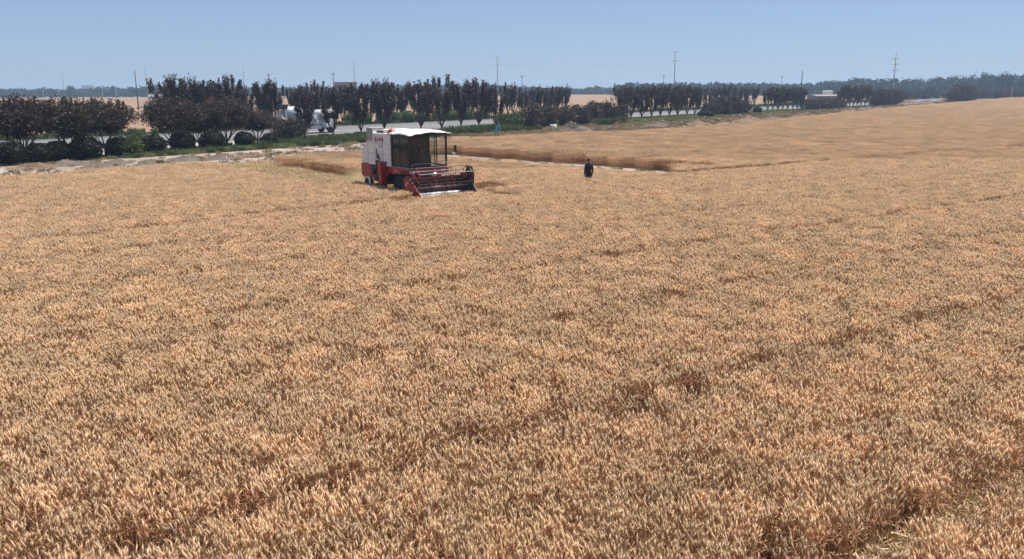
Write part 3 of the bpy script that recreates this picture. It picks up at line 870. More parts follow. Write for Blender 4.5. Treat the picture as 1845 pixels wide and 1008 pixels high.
# far side of the road
fx = [300, 322, 352, 372, 398, 415, 438, 474, 492, 532, 560, 578, 615, 634, 662, 680]
for i, px in enumerate(fx):
    plant('plum_tree', VASE[i % 6], TC, row(px, 23.5 + random.uniform(-.6, .6)), 'tall dark plum tree across the road, %s from the left' % ORD[i + 1], 'tree', 'tall plum trees across the road', random.uniform(.95, 1.1) * (1.05 if px < 450 else .98))
fx = [706, 726, 748, 772, 802, 818, 846, 874, 915, 925, 940, 954, 968, 978, 992, 1004, 1016]
for i, px in enumerate(fx):
    plant('plum_tree', (VASE if px < 800 else VASE_S)[i % 4], TC, row(px, 23.5 + random.uniform(-.6, .6)), 'slim plum tree across the road behind the cab, %s from the left' % ORD[i + 1], 'tree', 'slim plum trees across the road', random.uniform(.92, 1.08))
gx = [632, 652, 690, 712, 735, 762, 790, 812, 838, 868]
for i, px in enumerate(gx):
    plant('clipped_shrub', GBALL[i % 2], CF, row(px, 21.6), 'green clipped ball shrub along the far kerb, %s from the left' % ORD[i + 1], 'shrub', 'green ball shrubs along the far kerb', random.uniform(1.1, 1.35))
# green and purple bushes right of the combine
for i, (px, s, k) in enumerate([(908, -9, .95), (928, -8.5, 1.05)]):
    plant('green_bush', GBUSH[(i + 1) % 3], SF, row(px, s), ('green bush beside the person in blue at the field edge', 'green bush against the dark purple hedge')[i], 'bush', None, k)
for i, (px, s, k, zs) in enumerate([(958, -9, .98, 1.0), (985, -8, 1.0, 1.0), (1012, -8.5, .98, .96), (1040, -8, .98, 1.0), (1066, -7.5, 1.0, .98), (1092, -7.5, 1.05, 1.05), (1116, -7, .92, 1.0)]):
    plant('plum_bush', DOME[i % 4], SF, row(px, s), 'purple plum bush behind the dirt heap, %s from the left' % ORD[i + 1], 'bush', 'purple plum bushes behind the dirt heap', k, zs=zs)
# right: slim vase trees with pale trunks
for i, px in enumerate([1121, 1138, 1157, 1175, 1191, 1207, 1222, 1239, 1253]):
    plant('plum_tree', VASE_S[i % 4], TC, row(px, -5.2), 'slim plum tree on the grassy kerb right of the hedge, %s from the left' % ORD[i + 1], 'tree', 'slim plum trees on the grassy kerb', random.uniform(.95, 1.05))
for i, px in enumerate([1128, 1150, 1168, 1184, 1200, 1218, 1234, 1250, 1262, 1275, 1290, 1306, 1318, 1332, 1345, 1360]):
    plant('plum_tree', VASE_S[(i + 1) % 4], TC, row(px, 23.5), 'distant plum tree in the row across the road, %s right of the hedge' % ORD[i + 1], 'tree', 'distant plum trees across the road', random.uniform(.95, 1.12))
for i, (px, s, k, zs) in enumerate([(1283, -7, .85, 1.0), (1300, -6.5, 1.0, 1.08), (1322, -6.5, 1.05, 1.05), (1342, -6, .9, .95)]):
    plant('plum_bush', DOME[(i + 2) % 4], SF, row(px, s), 'dark plum bush between two rows of slim trees, %s from the left' % ORD[i + 1], 'bush', 'dark plum bushes at right', k * 1.1, zs=zs)
plant('clipped_shrub', BALL[1], CF, row(1273, -8.5), 'flat dark shrub at the foot of the dark plum bushes', 'shrub', None, 1.1, zs=.7, xs=1.3)
plant('clipped_shrub', BALL[2], CF, row(1366, -5), 'small dark shrub left of the distant thin-trunked trees', 'shrub', None, .9, zs=.9)
for i, px in enumerate([1385, 1394, 1403, 1412, 1421, 1430, 1438, 1446]):
    plant('plum_tree', VASE_S[i % 4], TC, row(px, -4), 'far plum tree with thin white-looking trunk, %s from the left before the shed' % ORD[i + 1], 'tree', 'far plum trees before the shed', random.uniform(.92, 1.0))
for i, (px, k, zs) in enumerate([(1460, 1.0, .85), (1473, 1.1, .9), (1487, 1.1, .9), (1501, 1.1, .9), (1513, .9, .85)]):
    plant('plum_bush', DOME[i % 4], SF, row(px, -5), 'low dark hedge bush in front of the shed, %s from the left' % ORD[i + 1], 'bush', 'hedge bushes before the shed', k * 1.15, zs=zs * .8)
for i, px in enumerate([1518, 1525, 1532, 1539, 1546, 1553, 1560]):
    plant('plum_tree', VASE_S[(i + 2) % 4], TC, row(px, -3.5), 'far plum tree right of the shed, %s from the left' % ORD[i + 1], 'tree', 'far plum trees right of the shed', random.uniform(.95, 1.1))
for i, (px, s, k) in enumerate([(1578, -4, 1.5), (1590, -4, 1.6), (1603, -4, 1.55), (1614, -4, 1.35)]):
    plant('plum_bush', DOME[(i + 1) % 4], SF, row(px, s), 'broad dark bush left of the road gap, %s from the left' % ORD[i + 1], 'bush', 'broad dark bushes at the road gap', k)
for i, px in enumerate([1625, 1637, 1650, 1663, 1676, 1689, 1702, 1714]):
    plant('plum_bush', DOME[i % 4], SF, row(px, 23), 'dark bush across the road in the road gap, %s from the left' % ORD[i + 1], 'bush', 'dark bushes across the road in the gap', random.uniform(1.1, 1.5))
for i, (px, s, k) in enumerate([(1722, -5, 2.0), (1737, -4, 2.6), (1745, -2, 2.2)]):
    plant('plum_bush', DOME[i % 4], SF, far(px, 330 + i * 12), 'dark bushy tree right of the road gap, %s from the left' % ORD[i + 1], 'bush', 'dark bushes right of the road gap', k * .8)
for i, (px, d, k) in enumerate([(1770, 420, 2.0), (1782, 430, 1.9), (1798, 420, 2.1), (1812, 430, 2.2), (1828, 420, 1.9), (1838, 425, 1.8)]):
    plant('plum_bush', DOME[i % 4], SF, far(px, d), 'far dark bush near the right edge, %s from the left' % ORD[i + 1], 'bush', 'far dark bushes at the right edge', k * .85, zs=.8)

# taller single trees at right and left in front of the far wood
def tall_tree(seed, H, rx, mat='wood'):
    g = np.random.default_rng(seed); mb = MB(); mb.smooth = True
    mb.tube([(0, 0, -.2), (.05, 0, H * .3), (0, .05, H * .8)], [.3, .22, .06], 7)
    C = []
    for i in range(60):
        v = g.normal(size=3); v /= np.linalg.norm(v); v *= g.random() ** .35
        c = np.array([v[0] * rx, v[1] * rx, H * (.58 + .42 * v[2])])
        if i % 6 == 0: mb.tube([(0, 0, H * .35), c * .6 + np.array([0, 0, H * .2]), c], [.1, .06, .02], 4)
        C.append(c + g.normal(size=(42, 3)) * rx * .2)
    return mb.mesh('trunk', M['bark']), crown_mesh('crown', g, [(np.concatenate(C), .36, M[mat])])
TALL = [tall_tree(120, 15, 4.2), tall_tree(121, 14, 5.0), tall_tree(122, 11, 4.0)]
for px, d, k, m, lab in [(1772, 540, .95, 0, 'tall rounded tree left of the right-edge trees before the wood'), (1808, 530, 1.0, 1, 'broad tall tree near the right edge before the wood'),
                         (1842, 520, .8, 1, 'green tree cut by the right picture edge'), (1629, 560, .8, 2, 'pointed tree standing before the wood above the road gap'),
                         (128, 690, .85, 2, 'lone bent tree rising from the far treeline at left'), (285, 640, .72, 1, 'broad blue-green tree at the right end of the left treeline')]:
    plant('tall_tree', TALL[m], TC, far(px, d), lab, 'tree', None, k)

# the far wood that closes the horizon: one mass
g = np.random.default_rng(55)
prof = [(-250, 158, 760), (0, 160, 760), (60, 160, 760), (80, 157, 740), (115, 161, 760), (160, 160, 780), (190, 156, 760), (235, 158, 760), (265, 154, 740), (310, 152, 720), (420, 156, 760), (600, 156, 760), (700, 153, 760), (880, 152, 760), (960, 156, 760),
        (1000, 157, 800), (1040, 160, 820), (1075, 155, 800), (1100, 158, 780), (1115, 151, 640), (1150, 148, 620), (1200, 150, 620), (1230, 148, 620), (1260, 149, 620), (1330, 149, 620), (1390, 148, 620), (1410, 152, 640),
        (1460, 150, 640), (1500, 144, 620), (1545, 141, 600), (1600, 142, 620), (1660, 142, 620), (1680, 139, 600), (1740, 137, 600), (1845, 132, 590), (2100, 128, 590)]
C, TR = [], MB()
px_ = -240.0
while px_ < 2080:
    ty = np.interp(px_, [p[0] for p in prof], [p[1] for p in prof]); d0 = np.interp(px_, [p[0] for p in prof], [p[2] for p in prof])
    for rowk in range(3):
        d = d0 + rowk * 16 + g.normal() * 5
        top = (horizon(px_) - ty) * d / 1500 + CAM_H
        hh = max(3.5, top * (.80 + .24 * g.random()) * (1 if rowk else .86))
        q = far(px_ + g.normal() * 4, d); rx = 2.8 + 1.8 * g.random()
        nl = 190
        v = norm_rows(g.normal(size=(nl, 3))) * (g.random(nl) ** .4)[:, None]
        C.append(v * np.array([rx, rx, hh * .5]) + np.array([q.x, q.y, hh * .5]) + g.normal(size=(nl, 3)) * .35)
    px_ += 5.5 + 2.5 * g.random()
wood = link_mesh('far_wood', crown_mesh('far_wood', g, [(np.concatenate(C), .85, M['wood'])]))
tag(wood, 'hazy blue-green belt of trees along the horizon', 'woodland', None, 'stuff')

# ------------------------------------------------------------------ combine harvester
cb = empty('combine_harvester', CO, HEAD)
tag(cb, 'white and red combine harvester with raised reel cutting the wheat', 'combine')
b = MB(); b.prism([(-2.45, 1.72), (0.18, 1.72), (0.18, 3.52), (-1.75, 3.52), (-1.75, 3.66), (-2.45, 3.66)], -1.25, 1.25, bev=.04)
hop = b.build('grain_tank', M['hood'], cb)
b = MB(); b.box(-2.5, -1.8, -1.28, -.5, 3.05, 3.78); b.build('intake_box', M['greymetal'], hop, .03)
b = MB(); b.prism([(-1.6, 3.53), (-1.45, 3.66), (-.75, 3.66), (-.6, 3.53)], -1.15, -.5, bev=.03); b.build('tank_cover', M['brown'], hop)
b = MB(); b.smooth = True; b.lathe([(.0, .0), (.26, .0), (.24, .12), (.14, .24), (.0, .27)], 14, 'z', (-.02, -1.0, 3.52)); b.build('beacon', M['red'], hop)
b = MB()
for z in (2.35, 2.95): b.box(-2.40, .14, -1.262, -1.25, z, z + .02)
for x in (-1.55, -.65): b.box(x, x + .02, -1.262, -1.25, 1.76, 3.48)
b.build('panel_seam', M['greymetal'], hop)
# decals on the tank side: a row of four red characters, a smaller grey line, an emblem
def strokes(name, mat, x0, z0, size, glyphs, step):
    b_ = MB()
    for i, gl in enumerate(glyphs):
        for (xa, za, xb, zb) in gl:
            A = Vector((x0 + i * step + xa * size, 0, z0 + za * size)); B = Vector((x0 + i * step + xb * size, 0, z0 + zb * size))
            dd = (B - A).normalized(); nn = Vector((-dd.z, 0, dd.x)) * size * .075
            b_.add([(A.x + nn.x, -1.268, A.z + nn.z), (B.x + nn.x, -1.268, B.z + nn.z), (B.x - nn.x, -1.268, B.z - nn.z), (A.x - nn.x, -1.268, A.z - nn.z)], [(0, 1, 2, 3)])
    b_.build(name, mat, hop)
G1 = [(.05, .9, .95, .9), (.5, .9, .5, .45), (.05, .65, .95, .65), (.1, .4, .9, .4), (.1, .4, .1, 0), (.9, .4, .9, 0), (.1, .0, .9, .0), (.1, .2, .9, .2)]
G2 = [(.15, .9, .3, .75), (.1, .6, .25, .45), (.1, .0, .3, .35), (.4, .85, .95, .85), (.65, .85, .65, .0), (.4, .5, .95, .5), (.4, .0, .95, .05)]
G3 = [(.5, 1, .05, .6), (.5, 1, .95, .6), (.5, .75, .1, .35), (.5, .75, .9, .35), (.25, .35, .75, .35), (.25, .35, .25, 0), (.75, .35, .75, 0), (.25, 0, .75, 0)]
G4 = [(.2, 1, .3, .85), (.05, .75, .4, .75), (.4, .75, .05, .4), (.22, .55, .22, 0), (.5, .8, .95, .8), (.5, .5, .95, .5), (.5, .25, .95, .25), (.5, .8, .5, .25), (.95, .8, .95, .25), (.72, 1, .72, 0)]
strokes('red_lettering', M['decal_red'], -1.52, 3.06, .22, [G1, G2, G3, G4], .255)
strokes('model_lettering', M['decal_grey'], -1.08, 2.74, .15, [[(.1, 0, .1, 1), (.1, 1, .8, .6), (.8, .6, .1, .45), (.1, .45, .9, 0)], [(.9, .9, .2, .9), (.2, .9, .1, .1), (.1, .1, .9, .1), (.9, .1, .9, .5)], [(.9, 1, .2, 1), (.2, 1, .2, .55), (.2, .55, .9, .5), (.9, .5, .8, 0), (.8, 0, .1, 0)]], .17)
b = MB()
b.add([(-1.45, -1.268, 2.62), (-1.34, -1.268, 2.66), (-1.20, -1.268, 2.30), (-1.30, -1.268, 2.22)], [(0, 1, 2, 3)])
b.add([(-1.38, -1.270, 2.32), (-1.12, -1.270, 2.34), (-1.02, -1.270, 2.12), (-1.44, -1.270, 2.10)], [(0, 1, 2, 3)])
b.build('emblem', M['decal_dark'], hop)
b = MB(); b.add([(-1.30, -1.273, 2.16), (-.85, -1.273, 2.16), (-1.0, -1.273, 2.05), (-1.25, -1.273, 2.05)], [(0, 1, 2, 3)]); b.build('emblem_flash', M['decal_red'], hop)
b = MB(); b.prism([(-1.45, 2.0), (-.15, 1.98), (-.35, 1.80), (-.5, 1.55), (-1.15, 1.55), (-1.35, 1.82)], -1.31, -1.265, bev=.012); b.build('drive_panel', M['brown'], cb)
for r_, x, z in ((.17, -1.2, 1.86), (.11, -.55, 1.75)):
    b = MB(); b.smooth = True; b.lathe([(r_, 0), (r_, .06)], 14, 'y', (x, -1.37, z)); b.build('drive_pulley', M['black'], cb)
# rear hood
b = MB(); b.prism([(-3.55, 1.72), (-2.47, 1.72), (-2.47, 2.95), (-2.75, 2.98), (-3.42, 2.62)], -1.12, 1.12, bev=.05)
rh = b.build('rear_hood', M['hood'], cb)
b = MB(); b.prism([(-3.6, 1.70), (-2.46, 1.70), (-2.2, 1.0), (-3.2, .82), (-3.58, 1.05)], -1.14, 1.14, bev=.06); b.build('straw_hood', M['red'], cb)
b = MB(); b.box(-2.60, -2.48, -1.17, -1.13, 1.75, 2.9); b.box(-2.62, -2.5, -1.16, -.4, 2.95, 3.05); b.build('vent_slot', M['black'], rh)
# chassis and lower body
b = MB(); b.prism([(-2.4, 1.70), (1.9, 1.70), (1.9, 1.05), (.6, .72), (-2.1, .72), (-2.4, 1.0)], -.88, .88); b.build('chassis', M['black'], cb)
b = MB(); b.prism([(-2.3, 1.70), (-.25, 1.70), (-.25, 1.2), (-.9, .75), (-2.0, .8)], -1.18, -.90, bev=.02); b.prism([(-2.3, 1.70), (-.25, 1.70), (-.25, 1.2), (-.9, .75), (-2.0, .8)], .90, 1.18, bev=.02); b.build('side_shield', M['darkred'], cb)
b = MB(); b.smooth = True
for x, z, r_ in ((-1.9, 1.42, .26), (-1.35, 1.12, .2)): b.lathe([(r_, 0), (r_, .07)], 18, 'y', (x, -1.27, z))
b.build('side_pulley', M['black'], cb)
b = MB(); b.box(-2.02, -1.5, -1.26, -1.24, 1.55, 1.60); b.build('belt', M['greymetal'], cb)
b = MB(); b.prism([(-.55, .30), (-.12, .30), (-.32, 1.98), (-.62, 1.98)], -1.62, -1.30, bev=.03); b.prism([(-.55, .25), (-.12, .25), (-.05, .5), (-.62, .5)], -1.66, -1.26, bev=.02)
b.build('grain_elevator', M['red'], cb)
b = MB()
for s in (-1, 1): b.prism([(-.2, 1.72), (2.15, 1.70), (2.15, 1.46), (-.2, 1.36)], *(sorted((s * 1.27, s * 1.02))), bev=.02)
b.prism([(2.02, 1.72), (2.17, 1.72), (2.17, 1.42), (2.02, 1.42)], -1.01, 1.01); b.build('platform_beam', M['red'], cb)
for y in (-1.2, .75):
    b = MB(); b.box(2.16, 2.20, y, y + .42, 1.50, 1.63); b.build('front_lamp', M['lamp'], cb)
b = MB(); b.box(.75, .83, -1.29, -1.27, 1.54, 1.62); b.build('side_reflector', M['lamp'], cb)
# ladder on the visible side
b = MB()
for x in (1.55, 1.95): b.tube([(x, -1.36, 1.68), (x, -1.5, .55)], .022, 6)
for k in range(4): z = .62 + k * .3; yy = -1.5 + (z - .55) / 1.13 * .14; b.box(1.53, 1.97, yy - .06, yy + .06, z, z + .03)
b.build('ladder', M['black'], cb)
# wheels
def wheel(x, y, r_, w_, lug=True):
    e = empty('wheel', (x, y, r_)); e.parent = cb
    b = MB(); b.smooth = True
    b.lathe([(r_ * .58, -w_ * .42), (r_ * .80, -w_ * .5), (r_ * .95, -w_ * .42), (r_, -w_ * .2), (r_, w_ * .2), (r_ * .95, w_ * .42), (r_ * .80, w_ * .5), (r_ * .58, w_ * .42)], 28, 'y')
    b.smooth = False
    if lug:
        for k in range(18):
            a = k * 2 * math.pi / 18
            Mx = Matrix.Rotation(a, 4, 'Y')
            for sd in (-1, 1):
                My = Mx @ Matrix.Translation((0, sd * w_ * .22, r_ * .99)) @ Matrix.Rotation(sd * .6, 4, 'Z')
                b.box(-.035, .035, -w_ * .24, w_ * .24, 0, .045, My)
    b.build('tyre', M['rubber'], e)
    b = MB(); b.smooth = True
    b.lathe([(r_ * .57, -w_ * .40), (r_ * .50, -w_ * .30), (r_ * .2, -w_ * .18), (r_ * .17, -w_ * .34), (0.01, -w_ * .36)], 20, 'y')
    b.lathe([(r_ * .57, w_ * .40), (r_ * .50, w_ * .30), (r_ * .2, w_ * .18), (r_ * .17, w_ * .34), (0.01, w_ * .36)], 20, 'y')
    b.build('rim', M['rim'], e)
for s in (-1, 1):
    wheel(1.05, s * 1.02, .66, .42); wheel(-2.95, s * .98, .43, .26)
b = MB(); b.tube([(-2.95, -.9, .45), (-2.95, .9, .45)], .07, 8); b.box(-3.0, -2.9, -.1, .1, .45, 1.0); b.build('axle', M['black'], cb)
b = MB(); b.tube([(1.05, -.9, .66), (1.05, .9, .66)], .1, 8); b.build('axle', M['black'], cb)
b = MB(); b.prism([(-3.15, .95), (-2.55, .98), (-2.45, .55), (-2.6, .5), (-2.7, .85), (-3.1, .9)], -1.16, -1.1); b.build('rear_fender', M['hood'], cb)
# cab
b = MB(); b.box(.22, 2.12, -1.18, 1.18, 1.70, 1.78); b.build('cab_floor', M['greymetal'], cb)
b = MB()
for y in (-1.16, 1.16):
    b.tube([(.28, y, 1.78), (.28, y, 3.52)], .07, 6); b.tube([(2.06, y, 1.78), (2.10, y, 3.52)], .065, 6)
    b.tube([(1.12, y, 1.78), (1.12, y, 3.52)], .035, 6); b.tube([(.28, y, 3.5), (2.1, y, 3.5)], .045, 6); b.tube([(.28, y, 1.82), (2.08, y, 1.82)], .04, 6)
for x in (.28, 2.09): b.tube([(x, -1.16, 3.5), (x, 1.16, 3.5)], .045, 6); b.tube([(x, -1.16, 1.82), (x, 1.16, 1.82)], .04, 6)
b.tube([(2.09, .42, 1.82), (2.11, .42, 3.5)], .022, 6)
cf = b.build('cab_frame', M['black'], cb)
# sagging cloth-like white roof sheet
b = MB(); b.smooth = True
nx, ny = 14, 16; vt = []
gg = np.random.default_rng(4)
for zz in (0, 1):
    for i in range(nx):
        for j in range(ny):
            u, v = i / (nx - 1), j / (ny - 1)
            x = .12 + 2.26 * u; y = -1.31 + 2.62 * v
            z = 3.62 + .16 * math.sin(math.pi * v) ** .7 * math.sin(math.pi * min(u * .92 + .05, 1)) ** .5
            if u > .9: z -= .03 * math.sin(v * 9 + 1) + .06 * math.exp(-((v - .28) / .16) ** 2)
            if v < .12 or v > .9: z -= .05 + .02 * math.sin(u * 8 + (2 if v > .5 else 0))
            z += .006 * math.sin(i * 1.9 + j * .7) + .005 * math.cos(j * 2.3 - i)
            vt.append((x, y, z - (.05 if zz == 0 else 0)))
fs = []
Nn = nx * ny
for i in range(nx - 1):
    for j in range(ny - 1):
        a, c_, d_, e_ = i*ny+j, (i+1)*ny+j, (i+1)*ny+j+1, i*ny+j+1
        fs += [(a, e_, d_, c_), (Nn+a, Nn+c_, Nn+d_, Nn+e_)]
for i in range(nx - 1):
    for j in (0, ny - 1): fs.append((i*ny+j, (i+1)*ny+j, Nn+(i+1)*ny+j, Nn+i*ny+j))
for j in range(ny - 1):
    for i in (0, nx - 1): fs.append((i*ny+j, i*ny+j+1, Nn+i*ny+j+1, Nn+i*ny+j))
b.add(vt, fs); b.build('cab_roof', M['roofwhite'], cb)
def pane(name, pts, mat, par):
    b_ = MB(); b_.add(pts, [(0, 1, 2, 3)]); return b_.build(name, mat, par)
pane('windshield', [(2.085, -1.12, 1.86), (2.085, 1.12, 1.86), (2.105, 1.12, 3.46), (2.105, -1.12, 3.46)], M['glass'], cf)
pane('door_glass', [(1.15, -1.165, 1.86), (2.03, -1.165, 1.86), (2.06, -1.165, 3.46), (1.15, -1.165, 3.46)], M['glassdark'], cf)
pane('side_glass', [(.33, -1.165, 1.86), (1.09, -1.165, 1.86), (1.09, -1.165, 3.46), (.33, -1.165, 3.46)], M['glassdark'], cf)
pane('side_glass', [(.33, 1.165, 1.86), (1.09, 1.165, 1.86), (1.09, 1.165, 3.46), (.33, 1.165, 3.46)], M['glass'], cf)
b = MB(); b.box(.20, .24, -1.12, 1.12, 1.78, 3.5); b.build('rear_wall', M['seat'], cf)
b = MB(); b.box(.5, 1.0, -.35, .25, 1.95, 2.25); b.prism([(.42, 2.2), (.58, 2.2), (.52, 2.95), (.40, 2.95)], -.33, .23, bev=.03); b.box(.6, .9, -.15, .05, 1.78, 1.95); b.build('driver_seat', M['seat'], cb)
b = MB(); b.prism([(1.75, 1.78), (2.0, 1.78), (2.0, 2.45), (1.85, 2.5)], -.4, .25, bev=.02); b.build('console', M['black'], cb)
b = MB(); b.smooth = True; b.tube([(1.82, -.08, 2.4), (1.62, -.08, 2.6)], .025, 8)
b.tube([(1.6 + .09 * math.cos(a) * .6, -.08 + .2 * math.sin(a), 2.62 + .09 * math.cos(a)) for a in [k * math.pi / 8 for k in range(17)]], .014, 6); b.build('steering_wheel', M['black'], cb)
b = MB(); vt = []; n_ = 13
for i in range(n_):
    for z in (2.35, 3.45): vt.append((.36 + .03 * math.sin(i * 1.7), -.75 + .34 * i / (n_ - 1), z))
b.add(vt, [(2*i, 2*i+2, 2*i+3, 2*i+1) for i in range(n_ - 1)]); b.build('curtain', M['orange'], cb)
b = MB(); b.tube([(2.09, 1.2, 2.75), (2.35, 1.55, 2.62), (2.3, 1.62, 2.55)], .02, 6); b.build('mirror_arm', M['black'], cb)
b = MB(); b.box(2.28, 2.33, 1.54, 1.70, 2.54, 2.90); b.build('mirror', M['black'], cb, .02)
b = MB(); b.tube([(2.15, 1.28, 1.8), (2.45, 1.35, 2.3), (2.4, 1.4, 2.55)], .02, 6); b.box(2.34, 2.5, 1.3, 1.5, 2.38, 2.52); b.build('work_lamp', M['steel'], cb, .01)
b = MB(); b.tube([(2.14, -1.2, 2.6), (2.28, -1.36, 2.6)], .018, 6); b.box(2.26, 2.31, -1.48, -1.28, 2.35, 2.78); b.build('mirror', M['black'], cb, .02)
b = MB(); b.tube([(2.2, -1.1, 1.74), (2.28, -1.1, 2.0), (2.28, 1.1, 2.0), (2.2, 1.1, 1.74)], .022, 6); b.build('hand_rail', M['greymetal'], cb)
# feeder house and header
b = MB(); b.prism([(.9, 1.35), (1.9, 1.38), (2.62, .92), (2.62, .38), (1.2, .75)], -.62, .62, bev=.02); b.build('feeder_house', M['darkred'], cb)
HX, HW = 2.55, 1.70
cb_main = cb; cb = empty('header', (0, 0, .2)); cb.parent = cb_main
b = MB(); b.box(HX, HX + .06, -HW, HW, .22, 1.0); b.box(HX - .06, HX + .10, -HW, HW, .98, 1.08)
hd = b.build('header_body', M['maroon'], cb, .01)
for s in (-1, 1):
    b = MB(); b.prism([(HX - .05, .18), (HX + 1.2, .12), (HX + 1.72, .22), (HX + 1.25, .55), (HX + .75, .98), (HX - .05, 1.10)], *(sorted((s * HW, s * (HW + .07)))), bev=.015)
    b.build('end_panel', M['red' if s < 0 else 'black'], cb)
    b = MB(); b.tube([(HX + 1.68, s * (HW + .035), .22), (HX + 1.3, s * (HW + .06), .62), (HX + .5, s * (HW + .09), 1.0)], .035, 6); b.build('crop_divider', M['darkred' if s < 0 else 'black'], cb)
b = MB(); b.smooth = True; b.lathe([(.17, -HW + .02), (.17, HW - .02)], 18, 'y', (HX + .42, 0, .52))
for s in (-1, 1):
    for k in range(48):
        t0, t1 = k / 48, (k + 1) / 48
        y0, y1 = s * (HW - .05 - t0 * 1.25), s * (HW - .05 - t1 * 1.25); a0, a1 = t0 * 20 * s, t1 * 20 * s
        cx, cz = HX + .42, .52
        b.add([(cx + .16 * math.cos(a0), y0, cz + .16 * math.sin(a0)), (cx + .28 * math.cos(a0), y0, cz + .28 * math.sin(a0)),
               (cx + .28 * math.cos(a1), y1, cz + .28 * math.sin(a1)), (cx + .16 * math.cos(a1), y1, cz + .16 * math.sin(a1))], [(0, 1, 2, 3)])
b.build('auger', M['maroon'], cb)
b = MB(); b.prism([(HX + .06, .26), (HX + .62, .26), (HX + .66, .36), (HX + 1.15, .20), (HX + 1.15, .13), (HX + .06, .22)], -HW + .01, HW - .01); b.build('floor_pan', M['steel'], cb)
b = MB(); b.box(HX + 1.05, HX + 1.22, -HW + .02, HW - .02, .20, .235)
for k in range(44):
    y = -HW + .06 + k * (2 * HW - .12) / 43
    b.add([(HX + 1.22, y - .02, .18), (HX + 1.22, y + .02, .18), (HX + 1.36, y, .19), (HX + 1.22, y, .215)], [(0, 2, 3), (1, 3, 2), (0, 1, 2)])
b.build('knife_bar', M['steel'], cb)
# reel
RX, RZ, RR = HX + .92, 1.18, .52
rl = empty('reel', (RX, 0, RZ + .2)); rl.parent = cb_main
b = MB(); b.tube([(0, -HW + .04, 0), (0, HW - .04, 0)], .045, 10); b.build('shaft', M['darkred'], rl)
NB = 6
for k in range(NB):
    a = k * 2 * math.pi / NB + .45
    cx, cz = RR * math.cos(a), RR * math.sin(a)
    b = MB(); b.tube([(cx, -HW + .05, cz), (cx, HW - .05, cz)], .026, 6)
    for j in range(22):
        y = -HW + .12 + j * (2 * HW - .24) / 21
        b.tube([(cx, y, cz), (cx + .03, y, cz - .13), (cx - .02, y, cz - .24)], [.007, .006, .004], 3, False)
    b.build('reel_bat', M['brown' if k % 2 else 'greymetal'], rl)
for y in (-HW + .08, -.55, .55, HW - .08):
    b = MB()
    for k in range(NB):
        a = k * 2 * math.pi / NB + .45; a2 = a + 2 * math.pi / NB
        A = Vector((RR * math.cos(a), y, RR * math.sin(a))); B = Vector((RR * math.cos(a2), y, RR * math.sin(a2)))
        b.tube([(0, y, 0), A], .02, 5); b.tube([A, B], .016, 5)
    b.build('reel_spider', M['darkred'], rl)
b = MB(); b.lathe([(.36, 0), (.36, .04), (.1, .06)], 20, 'y', (0, HW - .03, 0)); b.build('reel_drive_cover', M['black'], rl)
for s in (-1, 1):
    b = MB(); y = s * (HW - .02) * (1.0 if s < 0 else 1.06)
    b.prism([(HX - .1, 1.02), (HX, 1.22), (RX, RZ + .09), (RX + .3, RZ + .05), (RX + .3, RZ - .05), (RX, RZ - .08), (HX + .1, 1.02)], *(sorted((y, y + s * .05)))); b.build('reel_arm', M['darkred'], cb)
    b = MB(); b.tube([(HX + .1, s * (HW + .05), .75), (RX - .2, s * (HW + .05), RZ - .02)], [.04, .025], 8); b.build('lift_cylinder', M['steel'], cb)
b = MB(); b.prism([(HX + .55, .62), (HX + 1.1, .55), (HX + 1.2, 1.25), (HX + 1.0, 1.62), (HX + .55, 1.68), (HX + .35, 1.2)], HW + .12, HW + .2, bev=.02); b.build('drive_shield', M['black'], cb)
b = MB(); b.tube([(HX - .02, -.8, 1.05), (2.2, -.75, 1.5)], .05, 8); b.tube([(HX - .02, .4, 1.05), (2.2, .4, 1.5)], .04, 8); b.box(2.25, 2.5, .2, .6, 1.15, 1.4); b.build('header_linkage', M['red'], cb)
b = MB(); b.smooth = True; b.lathe([(.0, 0), (.13, .02), (.12, .12), (.0, .16)], 14, 'x', (2.5, .1, 1.22)); b.build('header_lamp', M['lamp'], cb)

# ------------------------------------------------------------------ people
def skin_mesh(name, verts, edges, mats, region):
    """verts: (x, y, z, radius); region(face centre) -> material index"""
    me = bpy.data.meshes.new(name + '_bones')
    me.from_pydata([v[:3] for v in verts], edges, [])
    o = bpy.data.objects.new(name + '_bones', me); COL.objects.link(o)
    md = o.modifiers.new('skin', 'SKIN'); md.use_smooth_shade = True
    for i, v in enumerate(verts):
        sv = me.skin_vertices[0].data[i]; rr = v[3]
        sv.radius = rr if isinstance(rr, tuple) else (rr, rr)
    me.skin_vertices[0].data[0].use_root = True
    sb = o.modifiers.new('sub', 'SUBSURF'); sb.levels = 2; sb.render_levels = 2
    dg = bpy.context.evaluated_depsgraph_get(); dg.update()
    res = bpy.data.meshes.new_from_object(o.evaluated_get(dg))
    bpy.data.objects.remove(o); bpy.data.meshes.remove(me)
    res.name = name
    res.materials.clear()
    for m in mats: res.materials.append(m)
    for p in res.polygons:
        p.material_index = region(p.center); p.use_smooth = True
    return res

